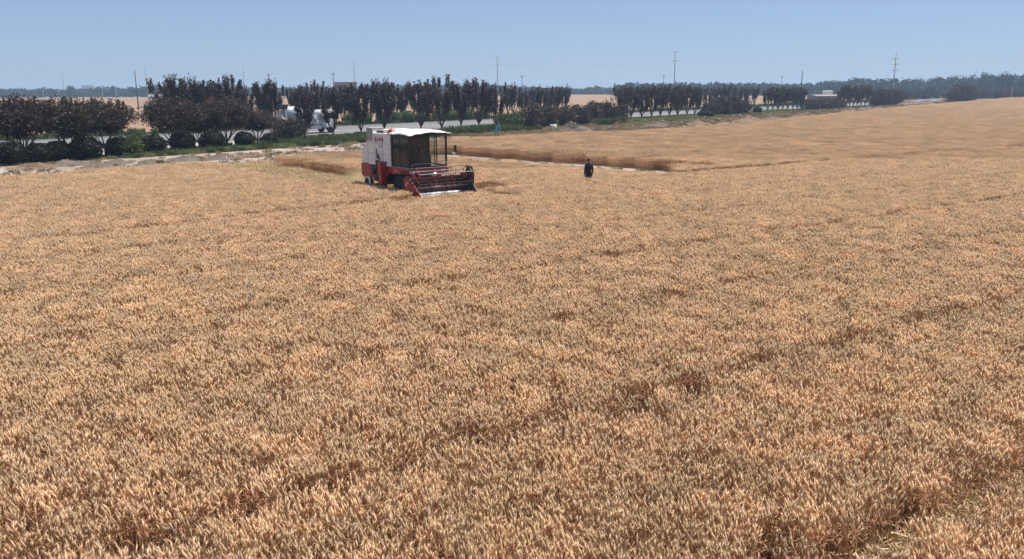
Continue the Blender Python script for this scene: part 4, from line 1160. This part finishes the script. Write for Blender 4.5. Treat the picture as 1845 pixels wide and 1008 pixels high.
def add_fingers(me, hands, mat_index):
    bm = bmesh.new(); bm.from_mesh(me)
    mb = MB(); mb.smooth = True
    for wrist, d, side in hands:
        d = Vector(d).normalized(); side = Vector(side).normalized(); w_ = Vector(wrist)
        nrm = d.cross(side)
        for k, L in enumerate((.065, .075, .08, .07)):
            o = w_ + d * .085 + side * (k - 1.5) * .019
            mb.tube([o, o + d * L * .5 + nrm * .006, o + d * L * .9 + nrm * .022], [.0095, .009, .007], 6)
        o = w_ + d * .03 - side * .03
        mb.tube([o, o + d * .03 - side * .022, o + d * .06 - side * .026], [.011, .010, .008], 6)
    base = len(bm.verts)
    vs_ = [bm.verts.new(v) for v in mb.v]
    for f in mb.f:
        fc = bm.faces.new([vs_[i] for i in f]); fc.material_index = mat_index; fc.smooth = True
    bm.to_mesh(me); bm.free()
    return me

def seg_region(segs):
    """segs: list of (a, b, radius, material index); nearest bone decides"""
    S = [(Vector(a), Vector(b_), r_, m) for a, b_, r_, m in segs]
    def f(c):
        best, bm_ = 1e9, 0
        for a, b_, r_, m in S:
            ab = b_ - a; t = max(0, min(1, (c - a).dot(ab) / max(ab.length_squared, 1e-9)))
            d = (c - a - ab * t).length - r_
            if d < best: best, bm_ = d, m
        return bm_
    return f

def human(name, J, mats, parent):
    """J: joints dict. mats = [top, trousers, skin, shoe, hair]"""
    seq = ['pelvis', 'belly', 'chest', 'neckbase', 'neck', 'head', 'crown', 'nose', 'shL', 'elL', 'wrL', 'haL', 'shR', 'elR', 'wrR', 'haR',
           'hipL', 'knL', 'anL', 'toeL', 'hipR', 'knR', 'anR', 'toeR']
    rad = dict(pelvis=(.155, .115), belly=(.145, .11), chest=(.165, .12), neckbase=(.10, .085), neck=.058, head=(.078, .092), crown=(.066, .075), nose=.02,
               shL=.078, elL=.052, wrL=.036, haL=(.042, .02), shR=.078, elR=.052, wrR=.036, haR=(.042, .02),
               hipL=.105, knL=.072, anL=.052, toeL=(.045, .035), hipR=.105, knR=.072, anR=.052, toeR=(.045, .035))
    ix = {k: i for i, k in enumerate(seq)}
    verts = [(*J[k], rad[k]) for k in seq]
    E_ = [('pelvis', 'belly'), ('belly', 'chest'), ('chest', 'neckbase'), ('neckbase', 'neck'), ('neck', 'head'), ('head', 'crown'), ('head', 'nose')]
    for s in 'LR': E_ += [('chest', 'sh' + s), ('sh' + s, 'el' + s), ('el' + s, 'wr' + s), ('wr' + s, 'ha' + s), ('pelvis', 'hip' + s), ('hip' + s, 'kn' + s), ('kn' + s, 'an' + s), ('an' + s, 'toe' + s)]
    segs = [(J['pelvis'], J['pelvis'], .12, 1), (J['belly'], J['chest'], .13, 0), (J['chest'], J['neckbase'], .1, 0), (J['neck'], J['head'], .07, 2), (J['crown'], J['crown'], .075, 4)]
    for s in 'LR':
        segs += [(J['chest'], J['sh' + s], .08, 0), (J['sh' + s], J['el' + s], .06, 0), (J['el' + s], J['wr' + s], .045, 0), (J['wr' + s], J['ha' + s], .035, 2),
                 (J['hip' + s], J['kn' + s], .09, 1), (J['kn' + s], J['an' + s], .06, 1), (J['an' + s], J['toe' + s], .045, 3)]
    me = skin_mesh('body', verts, [(ix[a], ix[b_]) for a, b_ in E_], mats, seg_region(segs))
    hands = []
    for s in 'LR':
        d = Vector(J['ha' + s]) - Vector(J['wr' + s])
        sd = d.cross(Vector((0, 1, 0)) if abs(d.normalized().y) < .8 else Vector((1, 0, 0)))
        hands.append((J['wr' + s], d, sd))
    add_fingers(me, hands, 2)
    return link_mesh('body', me, parent)

def cap(parent, head, crown, fwd, mat):
    up = (Vector(crown) - Vector(head)).normalized(); f_ = (Vector(fwd) - up * Vector(fwd).dot(up)).normalized(); s_ = up.cross(f_)
    b_ = MB(); b_.smooth = True
    vt = []; rings = [(.103, .0), (.108, .03), (.098, .075), (.06, .105), (.005, .115)]
    c = Vector(head) + up * .045
    for r_, h in rings:
        for k in range(16):
            t = k * math.pi / 8; vt.append(c + (f_ * math.cos(t) * 1.08 + s_ * math.sin(t) * .92) * r_ + up * h)
    fs = [(i*16+k, i*16+(k+1) % 16, (i+1)*16+(k+1) % 16, (i+1)*16+k) for i in range(4) for k in range(16)]
    b_.add(vt, fs)
    br = []
    for k in range(-4, 5):
        t = k * .26; br += [c + (f_ * math.cos(t) * 1.05 + s_ * math.sin(t) * .9) * .105 + up * .008, c + (f_ * math.cos(t) * 1.0 + s_ * math.sin(t) * .75) * (.105 + .085 * math.cos(t * 1.2)) - up * .01]
    b_.add(br, [(2*i, 2*i+1, 2*i+3, 2*i+2) for i in range(8)])
    return b_.build('cap', mat, parent)

def face(parent, head, fwd, up=(0, 0, 1)):
    f_ = Vector(fwd).normalized(); u_ = Vector(up); s_ = u_.cross(f_).normalized(); h = Vector(head)
    for sgn in (-1, 1):
        b_ = MB(); b_.smooth = True
        e = h + f_ * .088 + s_ * sgn * .032 + u_ * .012
        b_.lathe([(.0, -.008), (.010, 0), (.0, .008)], 8, 'z', e); b_.build('eye', M['hair'], parent)
        b_ = MB(); b_.smooth = True
        b_.lathe([(.006, -.03), (.017, -.012), (.02, .01), (.008, .03)], 8, 'z', h + s_ * sgn * .082 - f_ * .005); b_.build('ear', M['skin'], parent)
    b_ = MB(); b_.tube([h + f_ * .088 - u_ * .05 - s_ * .02, h + f_ * .093 - u_ * .052, h + f_ * .088 - u_ * .05 + s_ * .02], .005, 5); b_.build('mouth', M['darkred'], parent)

STAND = dict(pelvis=(0, 0, .95), belly=(0, 0, 1.10), chest=(.0, 0, 1.30), neckbase=(-.01, 0, 1.44), neck=(.005, 0, 1.51), head=(.03, 0, 1.605), crown=(.02, 0, 1.67), nose=(.122, 0, 1.60),
             shL=(-.01, .185, 1.39), elL=(-.04, .235, 1.10), wrL=(.03, .235, .86), haL=(.05, .23, .78), shR=(-.01, -.185, 1.39), elR=(-.05, -.235, 1.10), wrR=(.02, -.235, .86), haR=(.04, -.23, .78),
             hipL=(0, .095, .88), knL=(.03, .11, .49), anL=(-.01, .115, .09), toeL=(.14, .125, .04), hipR=(0, -.095, .88), knR=(.015, -.11, .49), anR=(-.03, -.115, .09), toeR=(.12, -.125, .04))
pp = at(1060, 341)
STAND['nose'] = (.065, .085, 1.60)
per = empty('person', (pp.x, pp.y, 0), math.radians(112)); per.scale = (1.12, 1.08, 1.04)
tag(per, 'person in navy top and dark cap standing waist-deep in the wheat', 'person')
human('person', STAND, [M['navy'], M['darktrouser'], M['skin'], M['shoe'], M['hair']], per)
cap(per, STAND['head'], STAND['crown'], (.35, .93, 0), M['darktrouser']); face(per, STAND['head'], (.35, .93, 0))

BEND = dict(STAND)
BEND.update(pelvis=(-.12, 0, .86), belly=(.02, 0, 1.0), chest=(.2, 0, 1.12), neckbase=(.32, 0, 1.18), neck=(.37, 0, 1.21), head=(.46, 0, 1.22), crown=(.52, 0, 1.245), nose=(.50, 0, 1.13),
            shL=(.26, .185, 1.12), elL=(.36, .23, .86), wrL=(.48, .2, .66), haL=(.52, .19, .58), shR=(.26, -.185, 1.12), elR=(.34, -.25, .86), wrR=(.46, -.22, .66), haR=(.5, -.21, .58),
            hipL=(-.1, .095, .80), knL=(.05, .16, .46), anL=(-.05, .19, .09), toeL=(.1, .21, .04), hipR=(-.1, -.095, .80), knR=(.02, -.17, .46), anR=(-.1, -.21, .09), toeR=(.05, -.23, .04))
pp = at(895, 248)
pb = empty('person', (pp.x, pp.y, 0), math.radians(-60)); pb.scale = (1.15, 1.15, 1.12)
tag(pb, 'person in blue clothes bending over beside the green bush', 'person')
human('person', BEND, [M['bluecloth'], M['tealcloth'], M['skin'], M['shoe'], M['hair']], pb)
cap(pb, BEND['head'], BEND['crown'], (0.4, 0, -1), M['bluecloth']); face(pb, BEND['head'], (.35, 0, -1), (1, 0, .3))

SIT = dict(STAND)
SIT.update(pelvis=(0, 0, .12), belly=(-.02, 0, .28), chest=(.0, 0, .48), neckbase=(.01, 0, .62), neck=(.03, 0, .69), head=(.055, 0, .785), crown=(.045, 0, .85), nose=(.147, 0, .78),
           shL=(.01, .185, .57), elL=(.16, .25, .34), wrL=(.38, .16, .40), haL=(.45, .13, .42), shR=(.01, -.185, .57), elR=(.16, -.25, .34), wrR=(.38, -.16, .40), haR=(.45, -.13, .42),
           hipL=(.04, .1, .1), knL=(.44, .14, .14), anL=(.52, .14, -.28), toeL=(.66, .14, -.33), hipR=(.04, -.1, .1), knR=(.44, -.14, .14), anR=(.52, -.14, -.28), toeR=(.66, -.14, -.33))
dp = CO + FWD * .78 + LEFT * -.05
pd_ = empty('person', (dp.x, dp.y, 2.20), HEAD)
tag(pd_, 'person in dark clothes seated at the wheel inside the combine cab', 'person')
human('person', SIT, [M['navy'], M['darktrouser'], M['skin'], M['shoe'], M['hair']], pd_)
face(pd_, SIT['head'], (1, 0, 0))

# ------------------------------------------------------------------ truck on the road
tp = row(548, 6.0)
tk = empty('truck', (tp.x, tp.y, .03), math.atan2(RE.y, RE.x))
tag(tk, 'white concrete mixer truck on the road, half hidden by trees', 'truck')
b = MB(); b.prism([(2.35, .75), (4.15, .75), (4.22, 1.25), (4.12, 1.9), (3.92, 2.95), (3.6, 3.15), (2.35, 3.15)], -1.22, 1.22, bev=.06); cbb = b.build('cab', M['truckwhite'], tk)
b = MB(); b.add([(4.165, -1.05, 1.98), (4.165, 1.05, 1.98), (3.985, 1.0, 2.85), (3.985, -1.0, 2.85)], [(0, 1, 2, 3)]); b.build('windscreen', M['window'], cbb)
for s in (-1, 1):
    b = MB(); b.prism([(2.75, 1.95), (3.95, 1.95), (3.8, 2.75), (2.75, 2.75)], *(sorted((s * 1.215, s * 1.235)))); b.build('side_window', M['window'], cbb)
    b = MB(); b.box(3.9, 4.02, *(sorted((s * 1.28, s * 1.46))), 1.9, 2.5); b.build('mirror', M['black'], cbb)
b = MB(); b.box(4.16, 4.26, -1.2, 1.2, .5, .95); b.build('bumper', M['greymetal'], cbb)
b = MB(); b.box(-4.0, 3.9, -.42, -.28, .82, 1.06); b.box(-4.0, 3.9, .28, .42, .82, 1.06)
for x in (-3.6, -2, 0, 1.8): b.box(x, x + .12, -.28, .28, .85, 1.02)
b.build('chassis', M['black'], tk)
b = MB(); b.smooth = True
prof = [(.55, -2.9), (.75, -2.6), (1.12, -1.2), (1.2, -.2), (1.12, 1.0), (.7, 2.0), (.3, 2.15)]
vt = []; fs = []
ang = math.radians(13); ca, sa = math.cos(ang), math.sin(ang)
for r_, h in prof:
    for k in range(24):
        t = k * math.pi / 12; x, y, z = h, r_ * math.cos(t), r_ * math.sin(t)
        vt.append((x * ca + z * sa - .6, y, -x * sa + z * ca + 2.35))
for i in range(len(prof) - 1):
    for k in range(24): fs.append((i*24+k, i*24+(k+1) % 24, (i+1)*24+(k+1) % 24, (i+1)*24+k))
fs += [tuple(range(24))[::-1], tuple(range((len(prof)-1)*24, len(prof)*24))]
b.add(vt, fs); dr = b.build('mixer_drum', M['truckdrum'], tk)
b = MB(); b.prism([(-4.1, 3.95), (-3.0, 3.95), (-3.3, 3.3), (-3.8, 3.3)], -.55, .55, bev=.02); b.build('hopper', M['black'], tk)
b = MB(); b.prism([(-4.15, 2.95), (-3.75, 3.1), (-4.5, 1.4), (-4.7, 1.5)], -.3, .3); b.build('chute', M['truckdrum'], tk)
b = MB()
for s in (-1, 1): b.tube([(-3.5, s * .7, 1.0), (-3.5, s * .5, 3.4)], .06, 6); b.tube([(1.7, s * .6, 1.0), (1.6, s * .3, 2.0)], .08, 6)
b.build('drum_stand', M['truckwhite'], tk)
b = MB(); b.smooth = True; b.lathe([(.3, -.5), (.32, -.45), (.32, .45), (.3, .5)], 16, 'y', (1.95, 0, 2.75)); b.build('water_tank', M['truckwhite'], tk)
for s in (-1, 1):
    for x in (3.3, -1.6, -2.95):
        e = empty('wheel', (x, s * 1.02, .52)); e.parent = tk
        b = MB(); b.smooth = True; b.lathe([(.3, -.15), (.48, -.16), (.52, -.1), (.52, .1), (.48, .16), (.3, .15)], 24, 'y'); b.build('tyre', M['rubber'], e)
        b = MB(); b.smooth = True; b.lathe([(.3, -.13), (.26, -.06), (.1, -.04), (.08, -.12), (.01, -.12)], 18, 'y'); b.lathe([(.3, .13), (.26, .06), (.1, .04), (.08, .12), (.01, .12)], 18, 'y'); b.build('rim', M['rim'], e)
    b = MB(); b.smooth = True
    pts = [(3.3 + .68 * math.cos(a), .52 + .68 * math.sin(a)) for a in [math.pi * k / 12 for k in range(13)]]
    b.add([(x, s * 1.24, z) for x, z in pts] + [(x, s * .8, z) for x, z in pts], [(i, i+1, i+14, i+13) for i in range(12)]); b.build('wheel_arch', M['black'], tk)
    b = MB(); b.box(-3.7, -.8, *(sorted((s * .85, s * 1.22))), 1.12, 1.17); b.build('mudguard', M['black'], tk)
    b = MB(); b.box(.0, 1.8, *(sorted((s * .6, s * 1.1))), .6, 1.0); b.build('fuel_tank', M['greymetal'], tk)

# ------------------------------------------------------------------ small things at the field edge
p = at(997, 236)
b = MB(); b.smooth = True; b.lathe([(.36, 0.0), (.47, .0), (.47, .88), (.36, .88), (.36, .05)], 28, 'z', (p.x, p.y, .02))
tag(b.build('concrete_pipe', M['concrete']), 'upright pale concrete well pipe before the purple hedge', 'pipe')

def mound(px, py, rx, ry, h, mat, seed, label, name='dirt_heap', group=None, rz=None):
    q = at(px, py)
    bm = bmesh.new(); bmesh.ops.create_grid(bm, x_segments=26, y_segments=20, size=1.0)
    g_ = np.random.default_rng(seed); ph = g_.random(6) * 6.28
    for v in bm.verts:
        x, y = v.co.x, v.co.y; r_ = math.hypot(x, y)
        z = max(0, 1 - r_) ** .9
        z *= 1 + .35 * math.sin(x * 5 + ph[0]) * math.cos(y * 4 + ph[1]) + .2 * math.sin(x * 11 + ph[2]) * math.sin(y * 9 + ph[3]) + .12 * g_.normal()
        v.co = Vector((x * rx, y * ry, max(z, 0) * h - .01))
    bmesh.ops.delete(bm, geom=[f for f in bm.faces if all(v.co.z <= 0 for v in f.verts)], context='FACES')
    me = bpy.data.meshes.new(name); bm.to_mesh(me); bm.free(); me.materials.append(mat)
    o = link_mesh(name, me); o.location = (q.x, q.y, .02); o.rotation_euler.z = math.atan2(RE.y, RE.x) if rz is None else rz
    return tag(o, label, 'dirt heap', group)
mound(1036, 238, 2.6, 2.0, 1.35, M['mound'], 1, 'grey-brown earth heap before the purple hedge', rz=0)
mi_ = [(62, 304, 2.2, .9, .42), (128, 299, 2.0, 1.0, .5), (170, 303, 1.6, .8, .35), (205, 297, 1.8, .8, .42), (262, 300, 1.5, .7, .38), (330, 291, 2.0, .9, .45), (392, 288, 2.0, .9, .4), (452, 284, 1.6, .9, .5)]
for i, (px, py, rx, ry, h) in enumerate(mi_):
    mound(px, py, rx, ry, h, M['moundred' if i in (0, 7) else 'mound'], 10 + i, 'low clod ridge on the pale dirt track, %s from the left' % ORD[i + 1], 'clod_ridge', 'clod ridges on the dirt track')
mi_ = [(1185, 228, 4.5, 1.6, .55), (1255, 224, 4.0, 1.6, .6), (1350, 219, 6, 2, .8), (1395, 217, 5, 2, .7), (1440, 213, 4, 1.6, .8), (1530, 203, 5, 2, .9), (1560, 199, 5, 2, 1.0), (1582, 198, 4, 1.6, .9), (1637, 189, 9, 3, 1.5), (1668, 188, 8, 3, 1.3), (1705, 184, 10, 4, 1.6), (1770, 178, 9, 3, 1.5), (1815, 175, 9, 3, 1.6)]
for i, (px, py, rx, ry, h) in enumerate(mi_):
    mound(px, py, rx, ry, h, M['moundred' if i % 3 else 'mound'], 40 + i, 'spoil ridge along the far right field edge, %s from the left' % ORD[i + 1], 'spoil_ridge', 'spoil ridges along the field edge')

# ------------------------------------------------------------------ poles and wires
def pole(px, top_y, d, h, label, arms, mat, r0=.2, group=None):
    q = far(px, d)
    e = empty('utility_pole', (q.x, q.y, 0), math.atan2(RE.y, RE.x) + math.pi / 2 + .3)
    b = MB(); b.smooth = True; b.tube([(0, 0, -.2), (0, 0, h * .5), (0, 0, h)], [r0, r0 * .8, r0 * .62], 8); b.build('shaft', M[mat], e)
    for z, w_ in arms:
        b = MB(); b.box(-w_, w_, -.07, .07, z - .07, z + .07); b.tube([(-w_ * .5, 0, z), (0, 0, z - .7)], .03, 4); b.tube([(w_ * .5, 0, z), (0, 0, z - .7)], .03, 4); b.build('crossarm', M[mat], e)
        for x in (-w_ * .92, w_ * .92):
            b = MB(); b.tube([(x, 0, z + .07), (x, 0, z + .38)], [.07, .05], 6); b.build('insulator', M['concrete'], e)
    return tag(e, label, 'pole', group)
tall = [(116, 700, 22.7, 'pale tall power pole leaning over the treeline at far left'), (266, 606, 21.6, 'pale tall power pole just right of the dark short pole'), (441, 604, 21.8, 'tall thin power pole above the low plum trees'),
        (640, 508, 22, 'tall power pole beside the brown building'), (896.5, 439, 22, 'tall power pole right of the combine cab roof'), (1214, 383, 22, 'tallest power pole over the slim tree row'),
        (1608, 402, 22, 'tall power pole at right with several crossarms'), (1754, 766, 21.5, 'distant power pole rising out of the wood at right')]
for px, d, h, lab in tall:
    pole(px, 0, d, h, lab, [(h - 3.2, 1.5), (h - 5.8, 1.9), (h - 8.6, 1.6)] if px > 1500 else [(h - .8, .9), (h - 4.4, 1.2)], 'pole', .26, 'tall poles of the power line')
short = [(247, 260, 11.8, 'dark pole standing in the far field at left'), (486, 333, 12, 'short dark pole left of the truck above the trees'), (602, 315, 12, 'short pole with crossarm beside the brown building'), (940.5, 398, 12, 'short pole with crossarm right of the tall middle pole'),
         (1195, 416, 12, 'short pole left of the tallest pole'), (1407, 457, 12, 'short thin pole above the dark trees'), (1443, 327, 12, 'thick bare pole above the far plum trees')]
for px, d, h, lab in short:
    pole(px, 0, d, h, lab, [] if px in (247, 1443) else [(h - .6, .9)], 'poledark', .2 if px != 1443 else .24, 'short poles')
for px, d, h, lab in [(78, 700, 7, 'small white post before the treeline, left of the leaning pole'), (105, 705, 7.5, 'small white post just left of the leaning pole'), (185, 700, 7, 'small white post in the middle of the left treeline'), (209, 690, 8, 'small white post left of the dark pole'), (273, 610, 8, 'small white post beside the pale tall pole'), (1823, 400, 5, 'short pale post by the right edge')]:
    q = far(px, d); b = MB(); b.tube([(q.x, q.y, -.1), (q.x, q.y, h * .6), (q.x, q.y, h)], [.22, .2, .17], 6); tag(b.build('post', M['concrete']), lab, 'post', 'small pale posts')
for k, (off, names) in enumerate([(-1.2, 'lower near'), (1.2, 'lower far'), (0, 'top')]):
    b = MB()
    line = [(far(px, d), h) for px, d, h, lab in tall[:7]]
    line = [(far(-300, 780), 22)] + line
    for (A, ha), (B, hb) in zip(line, line[1:]):
        za, zb = (ha - 4.2, hb - 4.2) if off else (ha - .2, hb - .2)
        pts = []
        for i in range(9):
            t = i / 8; q = A.lerp(B, t); pts.append((q.x + off * RN.x, q.y + off * RN.y, za * (1-t) + zb * t - 4 * 1.6 * t * (1-t)))
        b.tube(pts, .011, 3, False)
    tag(b.build('power_wire', M['poledark']), 'thin %s wire strung between the tall power poles' % names, 'wire', 'power line wires')

# ------------------------------------------------------------------ buildings
q = far(624, 345)
bd = empty('house', (q.x, q.y, 0), .12)
tag(bd, 'brown-grey flat-roofed house behind the plum trees', 'house')
b = MB(); b.box(-4.3, 4.3, -3, 3, 0, 8.4); b.build('wall', M['wallbrown'], bd)
b = MB(); b.box(-4.5, 4.5, -3.2, 3.2, 8.403, 8.75); b.build('roof', M['wallbrown'], bd)
for fl in range(3):
    for k in range(3):
        x = -2.9 + k * 2.9; z = .9 + fl * 2.6
        b = MB(); b.box(x - .7, x + .7, -3.06, -2.99, z, z + 1.5); w_ = b.build('window', M['wallpale'], bd)
        b = MB(); b.box(x - .6, x + .6, -3.08, -3.062, z + .1, z + 1.4); b.build('pane', M['window'], w_)
q = row(1486, 26)
bd = empty('shed', (q.x, q.y, 0), math.atan2(RE.y, RE.x) - .6)
tag(bd, 'low pinkish shed with pale roof behind the hedge at right', 'shed')
b = MB(); b.box(-5.6, 5.6, -3, 3, 0, 2.7); b.build('wall', M['wallpale'], bd)
b = MB(); b.prism([(-3.4, 2.703), (3.4, 2.703), (0, 3.2)], -5.9, 5.9, axis='x'); b.build('roof', M['wallpale'], bd)
for x in (-4, 0, 4):
    b = MB(); b.box(x - .8, x + .8, -3.06, -2.99, 1.0, 2.1); b.build('window', M['window'], bd)
b = MB(); b.box(-.9, .9, -3.05, -2.99, .0, .9); b.build('door', M['brown'], bd)
q = row(1491, 40)
b = MB(); b.prism([(-1.6, 0), (1.6, 0), (1.7, 4.2), (1.5, 4.4), (-1.5, 4.4), (-1.7, 4.2)], -1.5, 1.5, axis='y', bev=.1)
o = b.build('cabin', M['roofwhite']); o.location = (q.x, q.y, 0); tag(o, 'white box-shaped cabin top showing above the shed roof', 'cabin')
q = far(288, 590)
gh = empty('greenhouse', (q.x, q.y, 0), .1); tag(gh, 'long low pale greenhouse before the left treeline', 'greenhouse')
b = MB(); b.prism([(-4, 0), (4, 0), (3.7, 1.4), (2.4, 2.5), (0, 3.0), (-2.4, 2.5), (-3.7, 1.4)], -7, 7, axis='x'); b.build('cover', M['wallpale'], gh)
b = MB(); b.box(-1, 1, -4.06, -3.9, 0, 1.2); b.build('door', M['greymetal'], gh)
q = far(160, 1900)
tw = empty('apartment_block', (q.x, q.y, 0), .2); tag(tw, 'faint pale block on the horizon above the left treeline', 'building')
b = MB(); b.box(-11, 11, -7, 7, 0, 16); b.build('wall', M['wallpale'], tw)
b = MB(); b.box(-11.5, 11.5, -7.5, 7.5, 16.003, 16.8); b.box(-3, 3, -3, 3, 16.803, 18.6); b.build('roof', M['wallpale'], tw)
for fl in range(5):
    for k in range(5):
        b = MB(); b.box(-9.6 + k * 4.2, -7.6 + k * 4.2, -7.08, -6.98, 1 + fl * 3, 2.6 + fl * 3); b.build('window', M['window'], tw)

# ------------------------------------------------------------------ air
b = MB(); b.box(-GR - 20, GR + 20, -220, GR + 20, -1.0, 27.0)
hz = b.build('haze', [])
hm = bpy.data.materials.new('haze_air'); hm.use_nodes = True
nt = hm.node_tree; nt.nodes.remove(nt.nodes['Principled BSDF'])
pv = nt.nodes.new('ShaderNodeVolumePrincipled')
pv.inputs['Color'].default_value = (0.45, 0.65, 0.92, 1); pv.inputs['Density'].default_value = 0.00036; pv.inputs['Anisotropy'].default_value = 0.2
nt.links.new(pv.outputs[0], nt.nodes['Material Output'].inputs['Volume'])
hz.data.materials.clear(); hz.data.materials.append(hm)
tag(hz, 'faint blue haze hanging over the whole plain', 'haze', None, 'stuff')

# chaff and dust blown out behind the combine
bm = bmesh.new(); bmesh.ops.create_icosphere(bm, subdivisions=3, radius=1.0)
me = bpy.data.meshes.new('chaff_dust'); bm.to_mesh(me); bm.free()
dm = bpy.data.materials.new('dust_air'); dm.use_nodes = True
nt = dm.node_tree; nt.nodes.remove(nt.nodes['Principled BSDF'])
pv = nt.nodes.new('ShaderNodeVolumePrincipled'); pv.inputs['Color'].default_value = (0.95, 0.80, 0.48, 1); pv.inputs['Anisotropy'].default_value = 0.2
tc = nt.nodes.new('ShaderNodeTexCoord')
ln_ = nt.nodes.new('ShaderNodeVectorMath'); ln_.operation = 'LENGTH'; nt.links.new(tc.outputs['Object'], ln_.inputs[0])
mr = nt.nodes.new('ShaderNodeMapRange'); mr.interpolation_type = 'SMOOTHSTEP'
mr.inputs[1].default_value = 1.0; mr.inputs[2].default_value = 0.15; mr.inputs[3].default_value = 0.0; mr.inputs[4].default_value = 0.55
nt.links.new(ln_.outputs['Value'], mr.inputs[0])
ml = nt.nodes.new('ShaderNodeMath'); ml.operation = 'MULTIPLY'
nt.links.new(mr.outputs[0], ml.inputs[0]); nt.links.new(ramp(nt, noise(nt, 2.2, 4), 0.3, 0.7), ml.inputs[1])
nt.links.new(ml.outputs[0], pv.inputs['Density'])
nt.links.new(pv.outputs[0], nt.nodes['Material Output'].inputs['Volume'])
me.materials.append(dm)
du = link_mesh('chaff_dust', me)
dq = CO - FWD * 4.9 - LEFT * .5
du.location = (dq.x, dq.y, .78); du.rotation_euler = (0, 0, HEAD); du.scale = (2.4, 1.5, .74)
tag(du, 'yellowish chaff dust hanging low behind the combine', 'dust', None, 'stuff')
